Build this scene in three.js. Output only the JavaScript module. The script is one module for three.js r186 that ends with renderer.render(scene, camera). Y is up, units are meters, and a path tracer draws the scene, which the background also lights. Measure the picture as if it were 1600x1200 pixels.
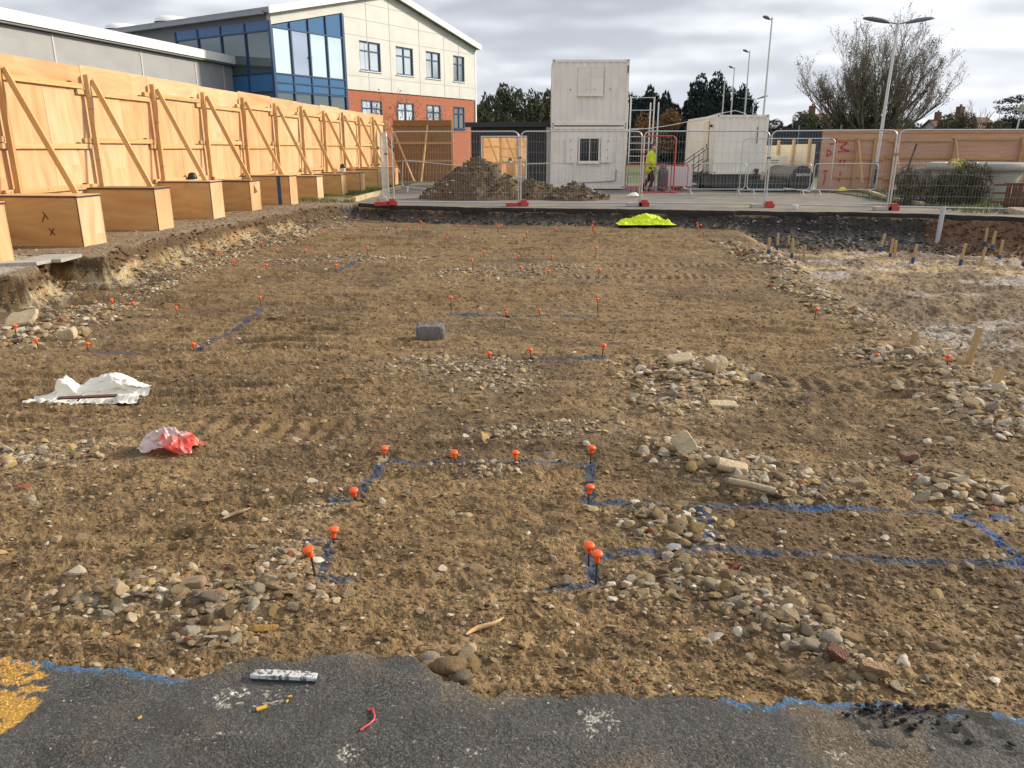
import * as THREE from 'three';
import { mergeGeometries, toCreasedNormals } from 'three/addons/utils/BufferGeometryUtils.js';
import { MarchingCubes } from 'three/addons/objects/MarchingCubes.js';

// ---------------------------------------------------------------- camera, sky, sun, exposure
const scene = new THREE.Scene();
const camera = new THREE.PerspectiveCamera(53.13, 4 / 3, 0.05, 1500);
camera.position.set(0, 1.6, 0);
camera.rotation.order = 'YXZ';
camera.rotation.x = THREE.MathUtils.degToRad(-17.05);
const renderer = new THREE.WebGLRenderer({ antialias: true });
renderer.setSize(1024, 768);
renderer.toneMapping = THREE.LinearToneMapping;
renderer.toneMappingExposure = 1.15;
renderer.outputColorSpace = THREE.SRGBColorSpace;
renderer.shadowMap.enabled = true;
renderer.shadowMap.type = THREE.PCFSoftShadowMap;

const SUN_EL = 25 * Math.PI / 180, SUN_AZ = 20 * Math.PI / 180;   // from the right, a little ahead
const sunDir = new THREE.Vector3(Math.cos(SUN_EL) * Math.cos(SUN_AZ), Math.sin(SUN_EL), -Math.cos(SUN_EL) * Math.sin(SUN_AZ));
const sun = new THREE.DirectionalLight(new THREE.Color(1.0, 0.885, 0.70), 4.4);
sun.position.copy(sunDir).multiplyScalar(80).add(new THREE.Vector3(0, 0, -18));
sun.target.position.set(0, 0, -18);
sun.castShadow = true; sun.shadow.radius = 9; sun.shadow.mapSize.set(4096, 4096);
Object.assign(sun.shadow.camera, { left: -45, right: 45, top: 45, bottom: -45, near: 1, far: 220 });
scene.add(sun, sun.target);

// ---------------------------------------------------------------- seeded random and noise
let seedState = 12345;
function seed(n) { seedState = n >>> 0; }
function rnd() { seedState = (seedState + 0x6D2B79F5) | 0; let t = Math.imul(seedState ^ (seedState >>> 15), 1 | seedState); t = (t + Math.imul(t ^ (t >>> 7), 61 | t)) ^ t; return ((t ^ (t >>> 14)) >>> 0) / 4294967296; }
const rr = (a, b) => a + (b - a) * rnd();
const pick = a => a[Math.floor(rnd() * a.length)];
seed(7);
const LAT = new Float32Array(65536); for (let i = 0; i < 65536; i++) LAT[i] = rnd();
function vn(x, y) {                                  // value noise 0..1
  const xi = Math.floor(x), yi = Math.floor(y); let fx = x - xi, fy = y - yi;
  fx = fx * fx * (3 - 2 * fx); fy = fy * fy * (3 - 2 * fy);
  const a = (xi & 255), b = ((xi + 1) & 255), c = (yi & 255) << 8, d = ((yi + 1) & 255) << 8;
  const p = LAT[a + c], q = LAT[b + c], r = LAT[a + d], s = LAT[b + d];
  return p + (q - p) * fx + (r - p) * fy + (p - q - r + s) * fx * fy;
}
function fbm(x, y, o = 4) { let s = 0, a = .5, n = 0; for (let i = 0; i < o; i++) { s += a * vn(x, y); n += a; a *= .5; x = x * 2.03 + 17.3; y = y * 2.03 + 9.1; } return s / n; }
const sst = (a, b, x) => { const t = Math.max(0, Math.min(1, (x - a) / (b - a))); return t * t * (3 - 2 * t); };
const lerp = (a, b, t) => a + (b - a) * t;
const mix3 = (a, b, t) => [lerp(a[0], b[0], t), lerp(a[1], b[1], t), lerp(a[2], b[2], t)];
const V = (x, y, z) => new THREE.Vector3(x, y, z);

// sky: broken grey stratocumulus, brighter towards the horizon and towards the veiled sun
{
  const W = 1536, Hh = 768, d = new Float32Array(W * Hh * 4);
  for (let j = 0; j < Hh; j++) {
    const el = ((j + .5) / Hh - .5) * Math.PI, sy = Math.sin(el), cy = Math.cos(el);
    for (let i = 0; i < W; i++) {
      const ph = ((i + .5) / W - .5) * 2 * Math.PI, x = Math.cos(ph) * cy, z = Math.sin(ph) * cy;
      const y = Math.max(sy, 0), k = 1 / (y + .10);
      const px = x * k, pz = z * k;
      const w1 = fbm(px * .9 + 5, pz * .9, 4) - .5;
      const c = fbm(px * .75 + 52.6 + w1 * .8, pz * 1.25 + 3 + w1 * .6, 6);
      const c2 = fbm(px * 2.6 + 8 + w1, pz * 3.4 + 40, 5);
      let cover = sst(.34, .66, c * .68 + c2 * .32);
      const toSun = Math.max(0, x * sunDir.x + sy * sunDir.y + z * sunDir.z);
      const glow = .30 * toSun * toSun + .16 * Math.pow(toSun, 6);
      const bright = [.98 + glow, 1.01 + glow * .97, 1.05 + glow * .9];
      const dark = [.24 + glow * .55, .27 + glow * .55, .35 + glow * .52];
      const hz = Math.exp(-y * 5.0);
      const t = cover * (1 - .72 * hz);
      let r = lerp(bright[0], dark[0], t), g = lerp(bright[1], dark[1], t), b = lerp(bright[2], dark[2], t);
      const o = (j * W + i) * 4; d[o] = r * .89; d[o + 1] = g * .895; d[o + 2] = b * .905; d[o + 3] = 1;
    }
  }
  const sky = new THREE.DataTexture(d, W, Hh, THREE.RGBAFormat, THREE.FloatType);
  sky.mapping = THREE.EquirectangularReflectionMapping; sky.magFilter = THREE.LinearFilter; sky.minFilter = THREE.LinearFilter;
  sky.wrapS = THREE.RepeatWrapping; sky.needsUpdate = true;
  scene.background = sky; scene.environment = sky;
}

// ---------------------------------------------------------------- textures and materials
function tex(S, fn, srgb = true, rep = 1) {          // fn(u, v) -> linear rgb (colour) or one value
  const d = new Uint8Array(S * S * 4);
  for (let j = 0; j < S; j++) for (let i = 0; i < S; i++) {
    const c = fn(i / S, j / S), o = (j * S + i) * 4;
    for (let k = 0; k < 3; k++) { const v = Math.max(0, Math.min(1, Array.isArray(c) ? c[k] : c)); d[o + k] = 255 * (srgb ? Math.pow(v, 1 / 2.2) : v); }
    d[o + 3] = 255;
  }
  const t = new THREE.DataTexture(d, S, S); t.wrapS = t.wrapT = THREE.RepeatWrapping; t.magFilter = THREE.LinearFilter; t.minFilter = THREE.LinearMipmapLinearFilter; t.generateMipmaps = true;
  if (srgb) t.colorSpace = THREE.SRGBColorSpace; t.repeat.set(rep, rep); t.needsUpdate = true; return t;
}
// tiling noise: the lattice repeats every 256 cells, so a frequency of 256 / n tiles
function tn(u, v, f, g = f) { // periodic by blending
  const a = vn(u * f, v * g), b = vn((u - 1) * f + 91, v * g), t = sst(.8, 1, u); const p = lerp(a, b, t);
  const c = vn(u * f, (v - 1) * g + 57), d = vn((u - 1) * f + 91, (v - 1) * g + 57), q = lerp(c, d, t);
  return lerp(p, q, sst(.8, 1, v));
}
const soilMap = tex(1024, (u, v) => {
  const n = tn(u, v, 24) * .25 + tn(u, v, 90) * .35 + tn(u, v, 260) * .4;
  const m = .30 + 1.30 * n; const s = tn(u + .3, v + .1, 150), s2 = tn(u + .7, v + .4, 330);
  let c = [m * .98, m * .97, m * .95];
  if (s > .80) c = mix3(c, [1.9, 2.1, 2.6], Math.min(.7, (s - .80) * 6));
  if (s2 > .84) c = mix3(c, [2.0, 2.3, 2.9], .6);
  if (s2 < .14) c = mix3(c, [.35, .33, .3], .6);
  return [c[0] * .5, c[1] * .5, c[2] * .5];
});
const soilBump = tex(1024, (u, v) => tn(u, v, 40) * .4 + tn(u, v, 130) * .35 + tn(u, v, 320) * .25, false);
const tarMap = tex(1024, (u, v) => {
  const n = tn(u, v, 200), s = tn(u + .2, v, 330), l = tn(u, v, 9);
  let m = .022 + .085 * n * n + .026 * l; let c = [m * 1.06, m, m * .92];
  if (s > .87) c = mix3(c, [.28, .25, .21], (s - .87) * 5);
  const w = tn(u + .5, v + .3, 120); if (w > .93) c = mix3(c, [.34, .31, .27], .7);
  return c;
});
const tarBump = tex(1024, (u, v) => tn(u, v, 180) * .6 + tn(u, v, 330) * .4, false);
const parkMap = tex(512, (u, v) => { const m = .085 + .05 * tn(u, v, 6) + .05 * tn(u, v, 130) + .02 * tn(u, v, 30); return [m * 1.05, m, m * .93]; });
const plyMap = tex(1024, (u, v) => {                 // grain runs along v
  const w = tn(u, v, 5, 2) * .10, g = tn(u + w, v, 34, 2.2), f = tn(u + w, v, 150, 5), p = tn(u, v, 3, 2), st = tn(u + w * 2, v, 12, 1.4);
  const m = .80 + .20 * g + .10 * f - .05; let c = [.75 * m, (.53 - .08 * p) * m, (.32 - .09 * p) * m];
  if (st > .6) c = mix3(c, [.58, .28, .12], (st - .6) * 1.9); const wm = tn(u, v + .3, 7, 4); if (wm > .72) c = mix3(c, [.42, .29, .17], (wm - .72) * 1.3);
  return c;
}, true, .5);
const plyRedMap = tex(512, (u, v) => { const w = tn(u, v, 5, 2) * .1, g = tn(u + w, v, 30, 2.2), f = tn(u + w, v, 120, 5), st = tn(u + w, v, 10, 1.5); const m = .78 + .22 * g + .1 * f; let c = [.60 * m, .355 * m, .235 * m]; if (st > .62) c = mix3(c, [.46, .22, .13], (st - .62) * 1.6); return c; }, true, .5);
const timMap = tex(512, (u, v) => { const g = tn(u + .02 * tn(u, v, 6, 2), v, 40, 2), f = tn(u, v, 120, 5); const m = .78 + .26 * g + .1 * f; const k = tn(u + .4, v, 14, 10); let c = [.64 * m, .42 * m, .20 * m]; if (k > .88) c = mix3(c, [.2, .09, .04], (k - .88) * 7); return c; });
const concMap = tex(512, (u, v) => { const m = .36 + .12 * tn(u, v, 6) + .08 * tn(u, v, 40) + .06 * tn(u, v, 180); return [m, m * .97, m * .90]; });
const brickMap = tex(512, (u, v) => { const m = .62 + .3 * tn(u, v, 14, 40) + .25 * tn(u, v, 60) + .2 * tn(u, v, 160) - .12; return [.47 * m, .16 * m, .085 * m]; });
const dirtMap = tex(512, (u, v) => { const m = .86 + .12 * tn(u, v, 5) + .06 * tn(u, v, 60); return [m, m, m * .985]; }, true, .4);
const stoneMap = tex(256, (u, v) => { const m = .62 + .30 * tn(u, v, 9) + .22 * tn(u, v, 50); return [m, m * .98, m * .95]; });
const fineBump = tex(512, (u, v) => tn(u, v, 30) * .5 + tn(u, v, 140) * .5, false);
const grainBump = tex(512, (u, v) => tn(u, v, 60, 3), false);

const std = (o) => new THREE.MeshStandardMaterial(Object.assign({ roughness: .85, metalness: 0, side: THREE.DoubleSide }, o));
const lin = (r, g, b) => new THREE.Color().setRGB(r, g, b);
const M = {
  soil: std({ map: soilMap, bumpMap: soilBump, bumpScale: .016, vertexColors: true, roughness: 1 }),
  tar: std({ map: tarMap, bumpMap: tarBump, bumpScale: .003, vertexColors: true, roughness: .9 }),
  park: std({ map: parkMap, bumpMap: tarBump, bumpScale: .004, vertexColors: true, roughness: .9 }),
  ground: std({ map: dirtMap, color: lin(.085, .125, .035), roughness: 1 }),
  plys: [lin(1, 1, 1), lin(.94, .90, .84), lin(1, .86, .78), lin(.97, 1.02, 1.05), lin(.90, .84, .76)].map(c => std({ map: plyMap, color: c, roughness: .8, bumpMap: grainBump, bumpScale: .001 })),
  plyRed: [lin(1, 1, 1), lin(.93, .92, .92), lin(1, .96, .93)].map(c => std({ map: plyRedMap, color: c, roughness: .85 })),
  boxPly: [lin(.88, .88, .70), lin(.78, .78, .60), lin(.84, .82, .66)].map(c => std({ map: plyMap, color: c, roughness: .8, bumpMap: grainBump, bumpScale: .001 })),
  timber: [lin(1, 1, 1), lin(.92, .88, .8), lin(1.0, .95, .85), lin(.85, .78, .68)].map(c => std({ map: timMap, color: c, roughness: .8 })),
  brownBoard: std({ map: timMap, color: lin(.46, .36, .30), roughness: .85 }),
  edgeTape: std({ color: lin(.035, .028, .03), roughness: .6 }),
  galv: std({ color: lin(.55, .56, .57), roughness: .42, metalness: .75 }),
  wire: std({ color: lin(.40, .41, .42), roughness: .5, metalness: .5 }),
  redPaint: std({ color: lin(.52, .045, .05), roughness: .5 }),
  redFoot: std({ color: lin(.50, .06, .05), roughness: .7, map: dirtMap }),
  concFoot: std({ map: concMap, color: lin(.9, .85, .8) }),
  container: std({ color: lin(.84, .80, .74), map: dirtMap, roughness: .55 }),
  containerB: std({ color: lin(.86, .82, .74), map: dirtMap, roughness: .55 }),
  creamPaint: std({ color: lin(.74, .68, .54), map: dirtMap, roughness: .6 }),
  white: std({ color: lin(.80, .80, .78), roughness: .5 }),
  cladWhite: std({ color: lin(.62, .62, .60), map: dirtMap, roughness: .5 }),
  cladGrey: std({ color: lin(.33, .335, .35), map: dirtMap, roughness: .5 }),
  cladDark: std({ color: lin(.20, .205, .22), map: dirtMap, roughness: .55 }),
  joint: std({ color: lin(.50, .50, .49), roughness: .7 }),
  brick: std({ map: brickMap, roughness: .9 }),
  bluePanel: std({ color: lin(.045, .15, .33), roughness: .22 }),
  blueFrame: std({ color: lin(.012, .055, .14), roughness: .35 }),
  glass: new THREE.MeshPhysicalMaterial({ color: lin(.12, .16, .17), roughness: .03, metalness: .55, clearcoat: 1, clearcoatRoughness: .02, side: THREE.DoubleSide }),
  glassPale: new THREE.MeshPhysicalMaterial({ color: lin(.66, .78, .76), roughness: .05, metalness: .85, side: THREE.DoubleSide }),
  glassSky: new THREE.MeshPhysicalMaterial({ color: lin(.42, .47, .55), roughness: .03, metalness: .9, side: THREE.DoubleSide }),
  glassWin: new THREE.MeshPhysicalMaterial({ color: lin(.68, .74, .76), roughness: .05, metalness: .7, side: THREE.DoubleSide }),
  glassMirror: new THREE.MeshPhysicalMaterial({ color: lin(.62, .60, .56), roughness: .02, metalness: 1, side: THREE.DoubleSide }),
  glassDark: std({ color: lin(.012, .013, .015), roughness: .08 }),
  blind: std({ color: lin(.52, .55, .56), roughness: .8 }),
  roofGrey: std({ color: lin(.30, .31, .33), map: dirtMap, roughness: .6 }),
  darkTimber: std({ color: lin(.040, .045, .052), roughness: .75, map: dirtMap }),
  black: std({ color: lin(.012, .012, .013), roughness: .5 }),
  blackRail: std({ color: lin(.015, .014, .016), roughness: .45 }),
  darkGrey: std({ color: lin(.05, .052, .055), roughness: .6 }),
  lampGrey: std({ color: lin(.20, .21, .225), roughness: .5, metalness: .2 }),
  lampHead: std({ color: lin(.115, .13, .15), roughness: .5 }),
  concrete: std({ map: concMap, color: lin(.8, .8, .78), bumpMap: fineBump, bumpScale: .006 }),
  conc2: std({ map: concMap, color: lin(1.0, .82, .55), bumpMap: fineBump, bumpScale: .008 }),
  orange: std({ color: lin(.90, .11, .012), roughness: .45 }),
  rod: std({ color: lin(.055, .032, .022), roughness: .8, map: dirtMap }),
  stake: std({ map: timMap, color: lin(.72, .78, .80), roughness: .85 }),
  bluePaint: std({ color: lin(.022, .075, .19), roughness: .7, map: dirtMap }),
  sack: std({ color: lin(.76, .73, .66), map: dirtMap, roughness: .75 }),
  brownInner: std({ color: lin(.10, .04, .025), roughness: .9 }),
  pink: new THREE.MeshPhysicalMaterial({ vertexColors: true, color: lin(1, 1, 1), roughness: .35, transmission: .25, thickness: 0, side: THREE.DoubleSide }),
  hivis: std({ color: lin(.70, .86, .02), map: dirtMap, roughness: .7 }),
  silver: std({ color: lin(.6, .6, .58), roughness: .35 }),
  navy: std({ color: lin(.018, .02, .032), roughness: .85 }),
  skin: std({ color: lin(.52, .29, .20), roughness: .6 }),
  hair: std({ color: lin(.06, .045, .035), roughness: .8 }),
  boot: std({ color: lin(.02, .016, .013), roughness: .7 }),
  stone: std({ map: stoneMap, vertexColors: false, roughness: .95, bumpMap: fineBump, bumpScale: .006 }),
  rust: std({ color: lin(.13, .055, .03), map: dirtMap, roughness: .9 }),
  bark: std({ color: lin(.12, .10, .08), roughness: .95 }),
  twig: std({ color: lin(.21, .175, .14), roughness: .95 }),
  leaf: new THREE.MeshPhysicalMaterial({ vertexColors: true, roughness: .8, side: THREE.DoubleSide }),
  yellowPaint: std({ color: lin(.70, .42, .05), roughness: .75, map: dirtMap }),
  redPlastic: std({ color: lin(.62, .06, .07), roughness: .4 }),
  whitePaint: std({ color: lin(.62, .62, .60), roughness: .8, map: dirtMap }),
  asphaltLump: std({ map: tarMap, color: lin(2.2, 2.2, 2.3), roughness: .9 }),
  tile: std({ color: lin(.16, .085, .05), map: dirtMap, roughness: .9 }),
};

// ---------------------------------------------------------------- builders
const used = {};
function numbered(n) { const k = used[n] = (used[n] ?? -1) + 1; return k ? `${n}_${String(k).padStart(3, '0')}` : n; }
function fin(m) { m.castShadow = true; m.receiveShadow = true; return m; }
function mesh(name, geo, mat, parent) {
  const g = Array.isArray(geo) ? (geo.length > 1 ? mergeGeometries(geo.map(q => q.index ? q.toNonIndexed() : q).map(strip)) : geo[0]) : geo;
  const m = fin(new THREE.Mesh(g, mat)); m.name = parent ? name : numbered(name); (parent || scene).add(m); return m;
}
function strip(g) { for (const k of Object.keys(g.attributes)) if (!['position', 'normal', 'uv', 'color'].includes(k)) g.deleteAttribute(k); return g; }
function tag(o, label, category, group) { o.userData.label = label; o.userData.category = category; if (group) o.userData.group = group; return o; }
function thing(name, label, category, p = [0, 0, 0], turn = 0, group) { const o = new THREE.Group(); o.name = numbered(name); o.position.set(...p); o.rotation.y = turn; scene.add(o); return tag(o, label, category, group); }
function struct(o) { o.userData.kind = 'structure'; return o; }
const _m = new THREE.Matrix4();
function box(w, h, d, x = 0, y = 0, z = 0) {         // uv in metres, v along the longest side
  const g = new THREE.BoxGeometry(w, h, d), p = g.attributes.position, n = g.attributes.normal, uv = g.attributes.uv;
  const L = w >= h && w >= d ? 0 : (h >= d ? 1 : 2), ou = rnd() * 3, ov = rnd() * 3;
  for (let i = 0; i < p.count; i++) {
    const c = [p.getX(i), p.getY(i), p.getZ(i)], a = Math.abs(n.getX(i)) > .5 ? 0 : (Math.abs(n.getY(i)) > .5 ? 1 : 2);
    const ax = [0, 1, 2].filter(k => k !== a); let v = ax.includes(L) ? L : ax[1]; let u = ax.find(k => k !== v);
    uv.setXY(i, c[u] + ou, c[v] + ov);
  }
  g.translate(x, y, z); return g;
}
function bar(a, b, w, t, up = V(0, 1, 0)) {          // box from a to b, w across, t along up
  const d = b.clone().sub(a), L = d.length(); d.normalize();
  let s = new THREE.Vector3().crossVectors(d, up); if (s.lengthSq() < 1e-6) s = V(1, 0, 0); s.normalize();
  const u = new THREE.Vector3().crossVectors(s, d).normalize();
  const g = box(w, L, t); _m.makeBasis(s, d, u); _m.setPosition(a.clone().add(b).multiplyScalar(.5)); g.applyMatrix4(_m); return g;
}
function tube(pts, r, seg = 6, closed = false) {     // r number or array
  const n = pts.length, pos = [], nor = [], uv = [], idx = []; let up = V(.13, .97, .2).normalize();
  for (let i = 0; i < n; i++) {
    const a = pts[closed ? (i - 1 + n) % n : Math.max(0, i - 1)], b = pts[closed ? (i + 1) % n : Math.min(n - 1, i + 1)];
    const t = b.clone().sub(a).normalize(); let s = new THREE.Vector3().crossVectors(t, up); if (s.lengthSq() < 1e-5) s.crossVectors(t, V(1, 0, 0)); s.normalize();
    up = new THREE.Vector3().crossVectors(s, t).normalize(); const R = Array.isArray(r) ? r[i] : r;
    for (let k = 0; k < seg; k++) { const q = k / seg * Math.PI * 2, N = s.clone().multiplyScalar(Math.cos(q)).addScaledVector(up, Math.sin(q)); pos.push(pts[i].x + N.x * R, pts[i].y + N.y * R, pts[i].z + N.z * R); nor.push(N.x, N.y, N.z); uv.push(k / seg, i * .2); }
  }
  const e = closed ? n : n - 1;
  for (let i = 0; i < e; i++) for (let k = 0; k < seg; k++) { const a = i * seg + k, b = i * seg + (k + 1) % seg, j = ((i + 1) % n) * seg, c = j + k, d = j + (k + 1) % seg; idx.push(a, c, b, b, c, d); }
  if (!closed) { for (const [o, f] of [[0, 1], [(n - 1) * seg, 0]]) for (let k = 1; k < seg - 1; k++) f ? idx.push(o, o + k, o + k + 1) : idx.push(o, o + k + 1, o + k); }
  const g = new THREE.BufferGeometry(); g.setAttribute('position', new THREE.Float32BufferAttribute(pos, 3)); g.setAttribute('normal', new THREE.Float32BufferAttribute(nor, 3)); g.setAttribute('uv', new THREE.Float32BufferAttribute(uv, 2)); g.setIndex(idx); return g;
}
const rod = (a, b, r, seg = 8) => tube([a, b], r, seg);
function cyl(r1, r2, h, x, y, z, seg = 24) { const g = new THREE.CylinderGeometry(r1, r2, h, seg); g.translate(x, y, z); return g; }
function lathe(pts, seg = 24) { return new THREE.LatheGeometry(pts.map(p => new THREE.Vector2(...p)), seg); }
function roundRect(w, h, r, y0 = 0, corners = [1, 1, 1, 1]) {  // path in XY, centred on x, corners: bl br tr tl
  const pts = [], c = [[-w / 2 + r, y0 + r, Math.PI, 0], [w / 2 - r, y0 + r, 1.5 * Math.PI, 1], [w / 2 - r, y0 + h - r, 0, 2], [-w / 2 + r, y0 + h - r, .5 * Math.PI, 3]];
  for (const [x, y, a, k] of c) { const R = corners[k] ? r : .002, sx = Math.sign(x), cx = sx * (w / 2 - R), cy = k < 2 ? y0 + R : y0 + h - R; for (let i = 0; i <= 5; i++) { const q = a + i / 5 * Math.PI / 2; pts.push(V(cx + Math.cos(q) * R, cy + Math.sin(q) * R, 0)); } }
  return pts;
}
function paintGeo(g, fn) { const p = g.attributes.position, c = new Float32Array(p.count * 3); for (let i = 0; i < p.count; i++) { const k = fn(p.getX(i), p.getY(i), p.getZ(i), i); c.set(k, i * 3); } g.setAttribute('color', new THREE.BufferAttribute(c, 3)); return g; }
function corrugated(w, h, pitch, depth) {            // vertical trapezoid ribs, in XY facing +z, from x 0 to w, y 0 to h
  const xs = [], zs = []; const n = Math.round(w / pitch);
  for (let i = 0; i < n; i++) { const x = i * w / n, p = w / n; for (const [f, z] of [[0, 0], [.32, 0], [.5, -depth], [.82, -depth], [1, 0]]) { if (f === 1 && i < n - 1) continue; xs.push(x + f * p); zs.push(z); } }
  const pos = [], uv = [], idx = [];
  xs.forEach((x, i) => { pos.push(x, 0, zs[i], x, h, zs[i]); uv.push(x, 0, x, h); if (i) { const a = 2 * i - 2; idx.push(a, a + 2, a + 1, a + 1, a + 2, a + 3); } });
  const g = new THREE.BufferGeometry(); g.setAttribute('position', new THREE.Float32BufferAttribute(pos, 3)); g.setAttribute('uv', new THREE.Float32BufferAttribute(uv, 2)); g.setIndex(idx); g.computeVertexNormals();
  return toCreasedNormals(g, .3);
}

// ---------------------------------------------------------------- the excavation and the ground around it
const polyline = (pts, t) => { if (t <= pts[0][0]) return pts[0][1]; for (let i = 1; i < pts.length; i++) if (t <= pts[i][0]) { const [a, b] = pts[i - 1], [c, d] = pts[i]; return b + (d - b) * (t - a) / (c - a); } return pts[pts.length - 1][1]; };
const FLOOR = [[0, -.10], [2.2, -.10], [3, -.15], [5, -.24], [10, -.45], [14, -.48], [23, -.43], [60, -.43]];
const RIDGE = [[0, 9], [4.6, 5.2], [5.2, 4.0], [6, 4.0], [7.4, 3.95], [9.5, 4.4], [11.2, 4.35], [14.2, 4.85], [17.5, 5.3], [20, 5.6], [60, 5.6]];
function floorH(x, z) { const t = -z; return polyline(FLOOR, t) - .36 * sst(0, 1.1, x - polyline(RIDGE, t) - .1) * sst(4.4, 6.5, t); }
const FAR_EDGE = [[-4.75, -24.1], [-3.4, -23.05], [-1.85, -22.55], [0, -22.1], [3.5, -21.6], [6.8, -20.9], [9.2, -20.5], [10.5, -20.1], [11.5, -19.5], [12.4, -19.0], [14, -18.6], [34, -17.5]];
const PIT = [[-16, -10.2], [-9, -10.2], [-6.6, -10.25], [-6.75, -10.9], [-7.45, -11.6], [-7.2, -12.0], [-6.35, -12.05], [-6.65, -13.2], [-6.6, -15.6], [-6.35, -17.6], [-6.15, -19.9], [-5.8, -21.8], [-5.3, -23.6], ...FAR_EDGE, [34, 4], [-16, 4]];
function pitInfo(x, z) {
  let inside = false, best = 1e9, seg = 0; const n = PIT.length;
  for (let i = 0, j = n - 1; i < n; j = i++) {
    const [xi, zi] = PIT[i], [xj, zj] = PIT[j];
    if ((zi > z) !== (zj > z) && x < (xj - xi) * (z - zi) / (zj - zi) + xi) inside = !inside;
    const dx = xi - xj, dz = zi - zj, t = Math.max(0, Math.min(1, ((x - xj) * dx + (z - zj) * dz) / (dx * dx + dz * dz)));
    const q = (x - xj - t * dx) ** 2 + (z - zj - t * dz) ** 2; if (q < best) { best = q; seg = j; }
  }
  return [inside ? Math.sqrt(best) : -Math.sqrt(best), seg];
}
const RUBBLE = [   // x, z, rx, rz, turn, stones, smallest, largest, height, name
  [-1.32, -2.68, .52, .17, .05, 330, .012, .055, .03, 0], [-.96, -3.05, .14, .26, 0, 90, .012, .05, .02, 0], [-1.02, -3.62, .13, .2, 0, 40, .012, .04, .01, 0],
  [.76, -3.36, .22, .23, 0, 210, .015, .065, .03, 1], [.80, -2.86, .22, .2, .2, 150, .015, .06, .03, 2], [1.0, -2.58, .20, .26, .4, 170, .015, .065, .035, 2], [1.14, -2.25, .13, .22, .4, 90, .012, .055, .03, 2], [.52, -2.74, .16, .12, 0, 60, .012, .055, .015, 2],
  [1.55, -6.35, .62, .75, .2, 420, .02, .085, .06, 3], [1.25, -5.4, .35, .4, 0, 90, .015, .06, .02, 3], [1.08, -4.42, .26, .28, 0, 80, .02, .085, .05, 4], [1.35, -4.03, .34, .28, .3, 170, .015, .075, .05, 4], [1.68, -3.82, .3, .16, .3, 110, .012, .055, .03, 4],
  [-.55, -6.8, .7, .5, 0, 330, .012, .05, .02, 5], [-.1, -6.3, .4, .5, 0, 170, .012, .05, .02, 5], [.0, -4.8, .35, .16, 0, 80, .012, .055, .02, 5], [.5, -4.9, .4, .2, 0, 80, .012, .05, .02, 5], [-.15, -4.15, .22, .08, 0, 50, .012, .045, .015, 5],
  [-2.92, -4.35, .38, .35, 0, 150, .015, .07, .03, 6], [-5.3, -8.1, .7, .8, 0, 330, .02, .11, .08, 7], [-5.4, -9.6, .6, .9, 0, 260, .02, .08, .05, 7], [-5.45, -11.8, .3, 1.1, 0, 220, .02, .07, .03, 7], [-5.6, -15, .35, 2.2, 0, 260, .02, .08, .03, 7], [-5.3, -18.8, .4, 1.8, .1, 280, .02, .10, .06, 7], [-4.8, -21.8, .4, 1.4, .2, 160, .02, .09, .04, 7],
  [4.95, -15.2, .45, 2.3, .1, 420, .03, .12, .08, 8], [4.4, -11.4, .4, 1.6, -.1, 230, .03, .10, .06, 8], [4.25, -9.3, .4, 1.0, 0, 130, .025, .10, .05, 8], [3.75, -6.9, .55, .7, .1, 260, .02, .11, .07, 8], [3.65, -5.75, .5, .5, 0, 260, .02, .10, .07, 8], [3.4, -4.95, .35, .4, 0, 140, .02, .08, .04, 8],
  [2.45, -3.82, .32, .25, 0, 130, .015, .075, .04, 9], [2.2, -4.15, .3, .12, 0, 60, .012, .05, .02, 9], [-.22, -2.22, .12, .12, 0, 45, .015, .06, .02, 10], [-1.1, -2.4, .16, .1, 0, 50, .012, .055, .02, 0],
  [-.3, -13.2, 1.2, .9, 0, 260, .02, .07, .03, 11], [-2.7, -15.1, 1.3, .5, 0, 200, .02, .07, .03, 11], [-4.1, -14.7, .9, .35, 0, 160, .02, .06, .02, 11], [.6, -14, 1.0, .5, 0, 120, .02, .06, .02, 11], [-3.3, -20.3, 1.0, .6, 0, 120, .02, .06, .02, 11],
];
const LINES = [
  [[-.77, -4.29], [-.34, -4.25], [.02, -4.23], [.47, -4.25]], [[-.77, -4.29], [-.82, -3.7], [-.97, -3.72]],
  [[.47, -4.25], [.4, -3.66], [.67, -3.64], [.96, -3.58], [1.27, -3.64], [1.66, -3.61], [2.22, -3.56], [2.54, -3.44], [3.2, -3.4]],
  [[.37, -3.09], [.68, -3.08], [.91, -3.13], [1.16, -3.09], [1.49, -3.05], [1.92, -3.01], [2.25, -2.99], [3, -2.94]],
  [[.97, -3.58], [.92, -3.15]], [[2.22, -3.58], [2.29, -3.39], [2.25, -2.99]], [[.35, -3.08], [.35, -2.81], [.16, -2.81]],
  [[-.99, -3.23], [-.85, -3.19], [-.81, -2.87], [-.68, -2.85]], [[-4.21, -7.39], [-3.2, -7.48], [-3.17, -8.44], [-3.34, -10.1]],
  [[-.78, -9.7], [-.07, -9.6], [.35, -9.6], [1.08, -9.46]], [[.18, -7.13], [.49, -7.05], [.87, -7.13]], [[3.33, -6.81], [3.74, -6.86]],
  [[-2.87, -15.37], [-3.09, -13.48]], [[.15, -12.97], [.6, -12.89], [1.46, -12.89]]];
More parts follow.
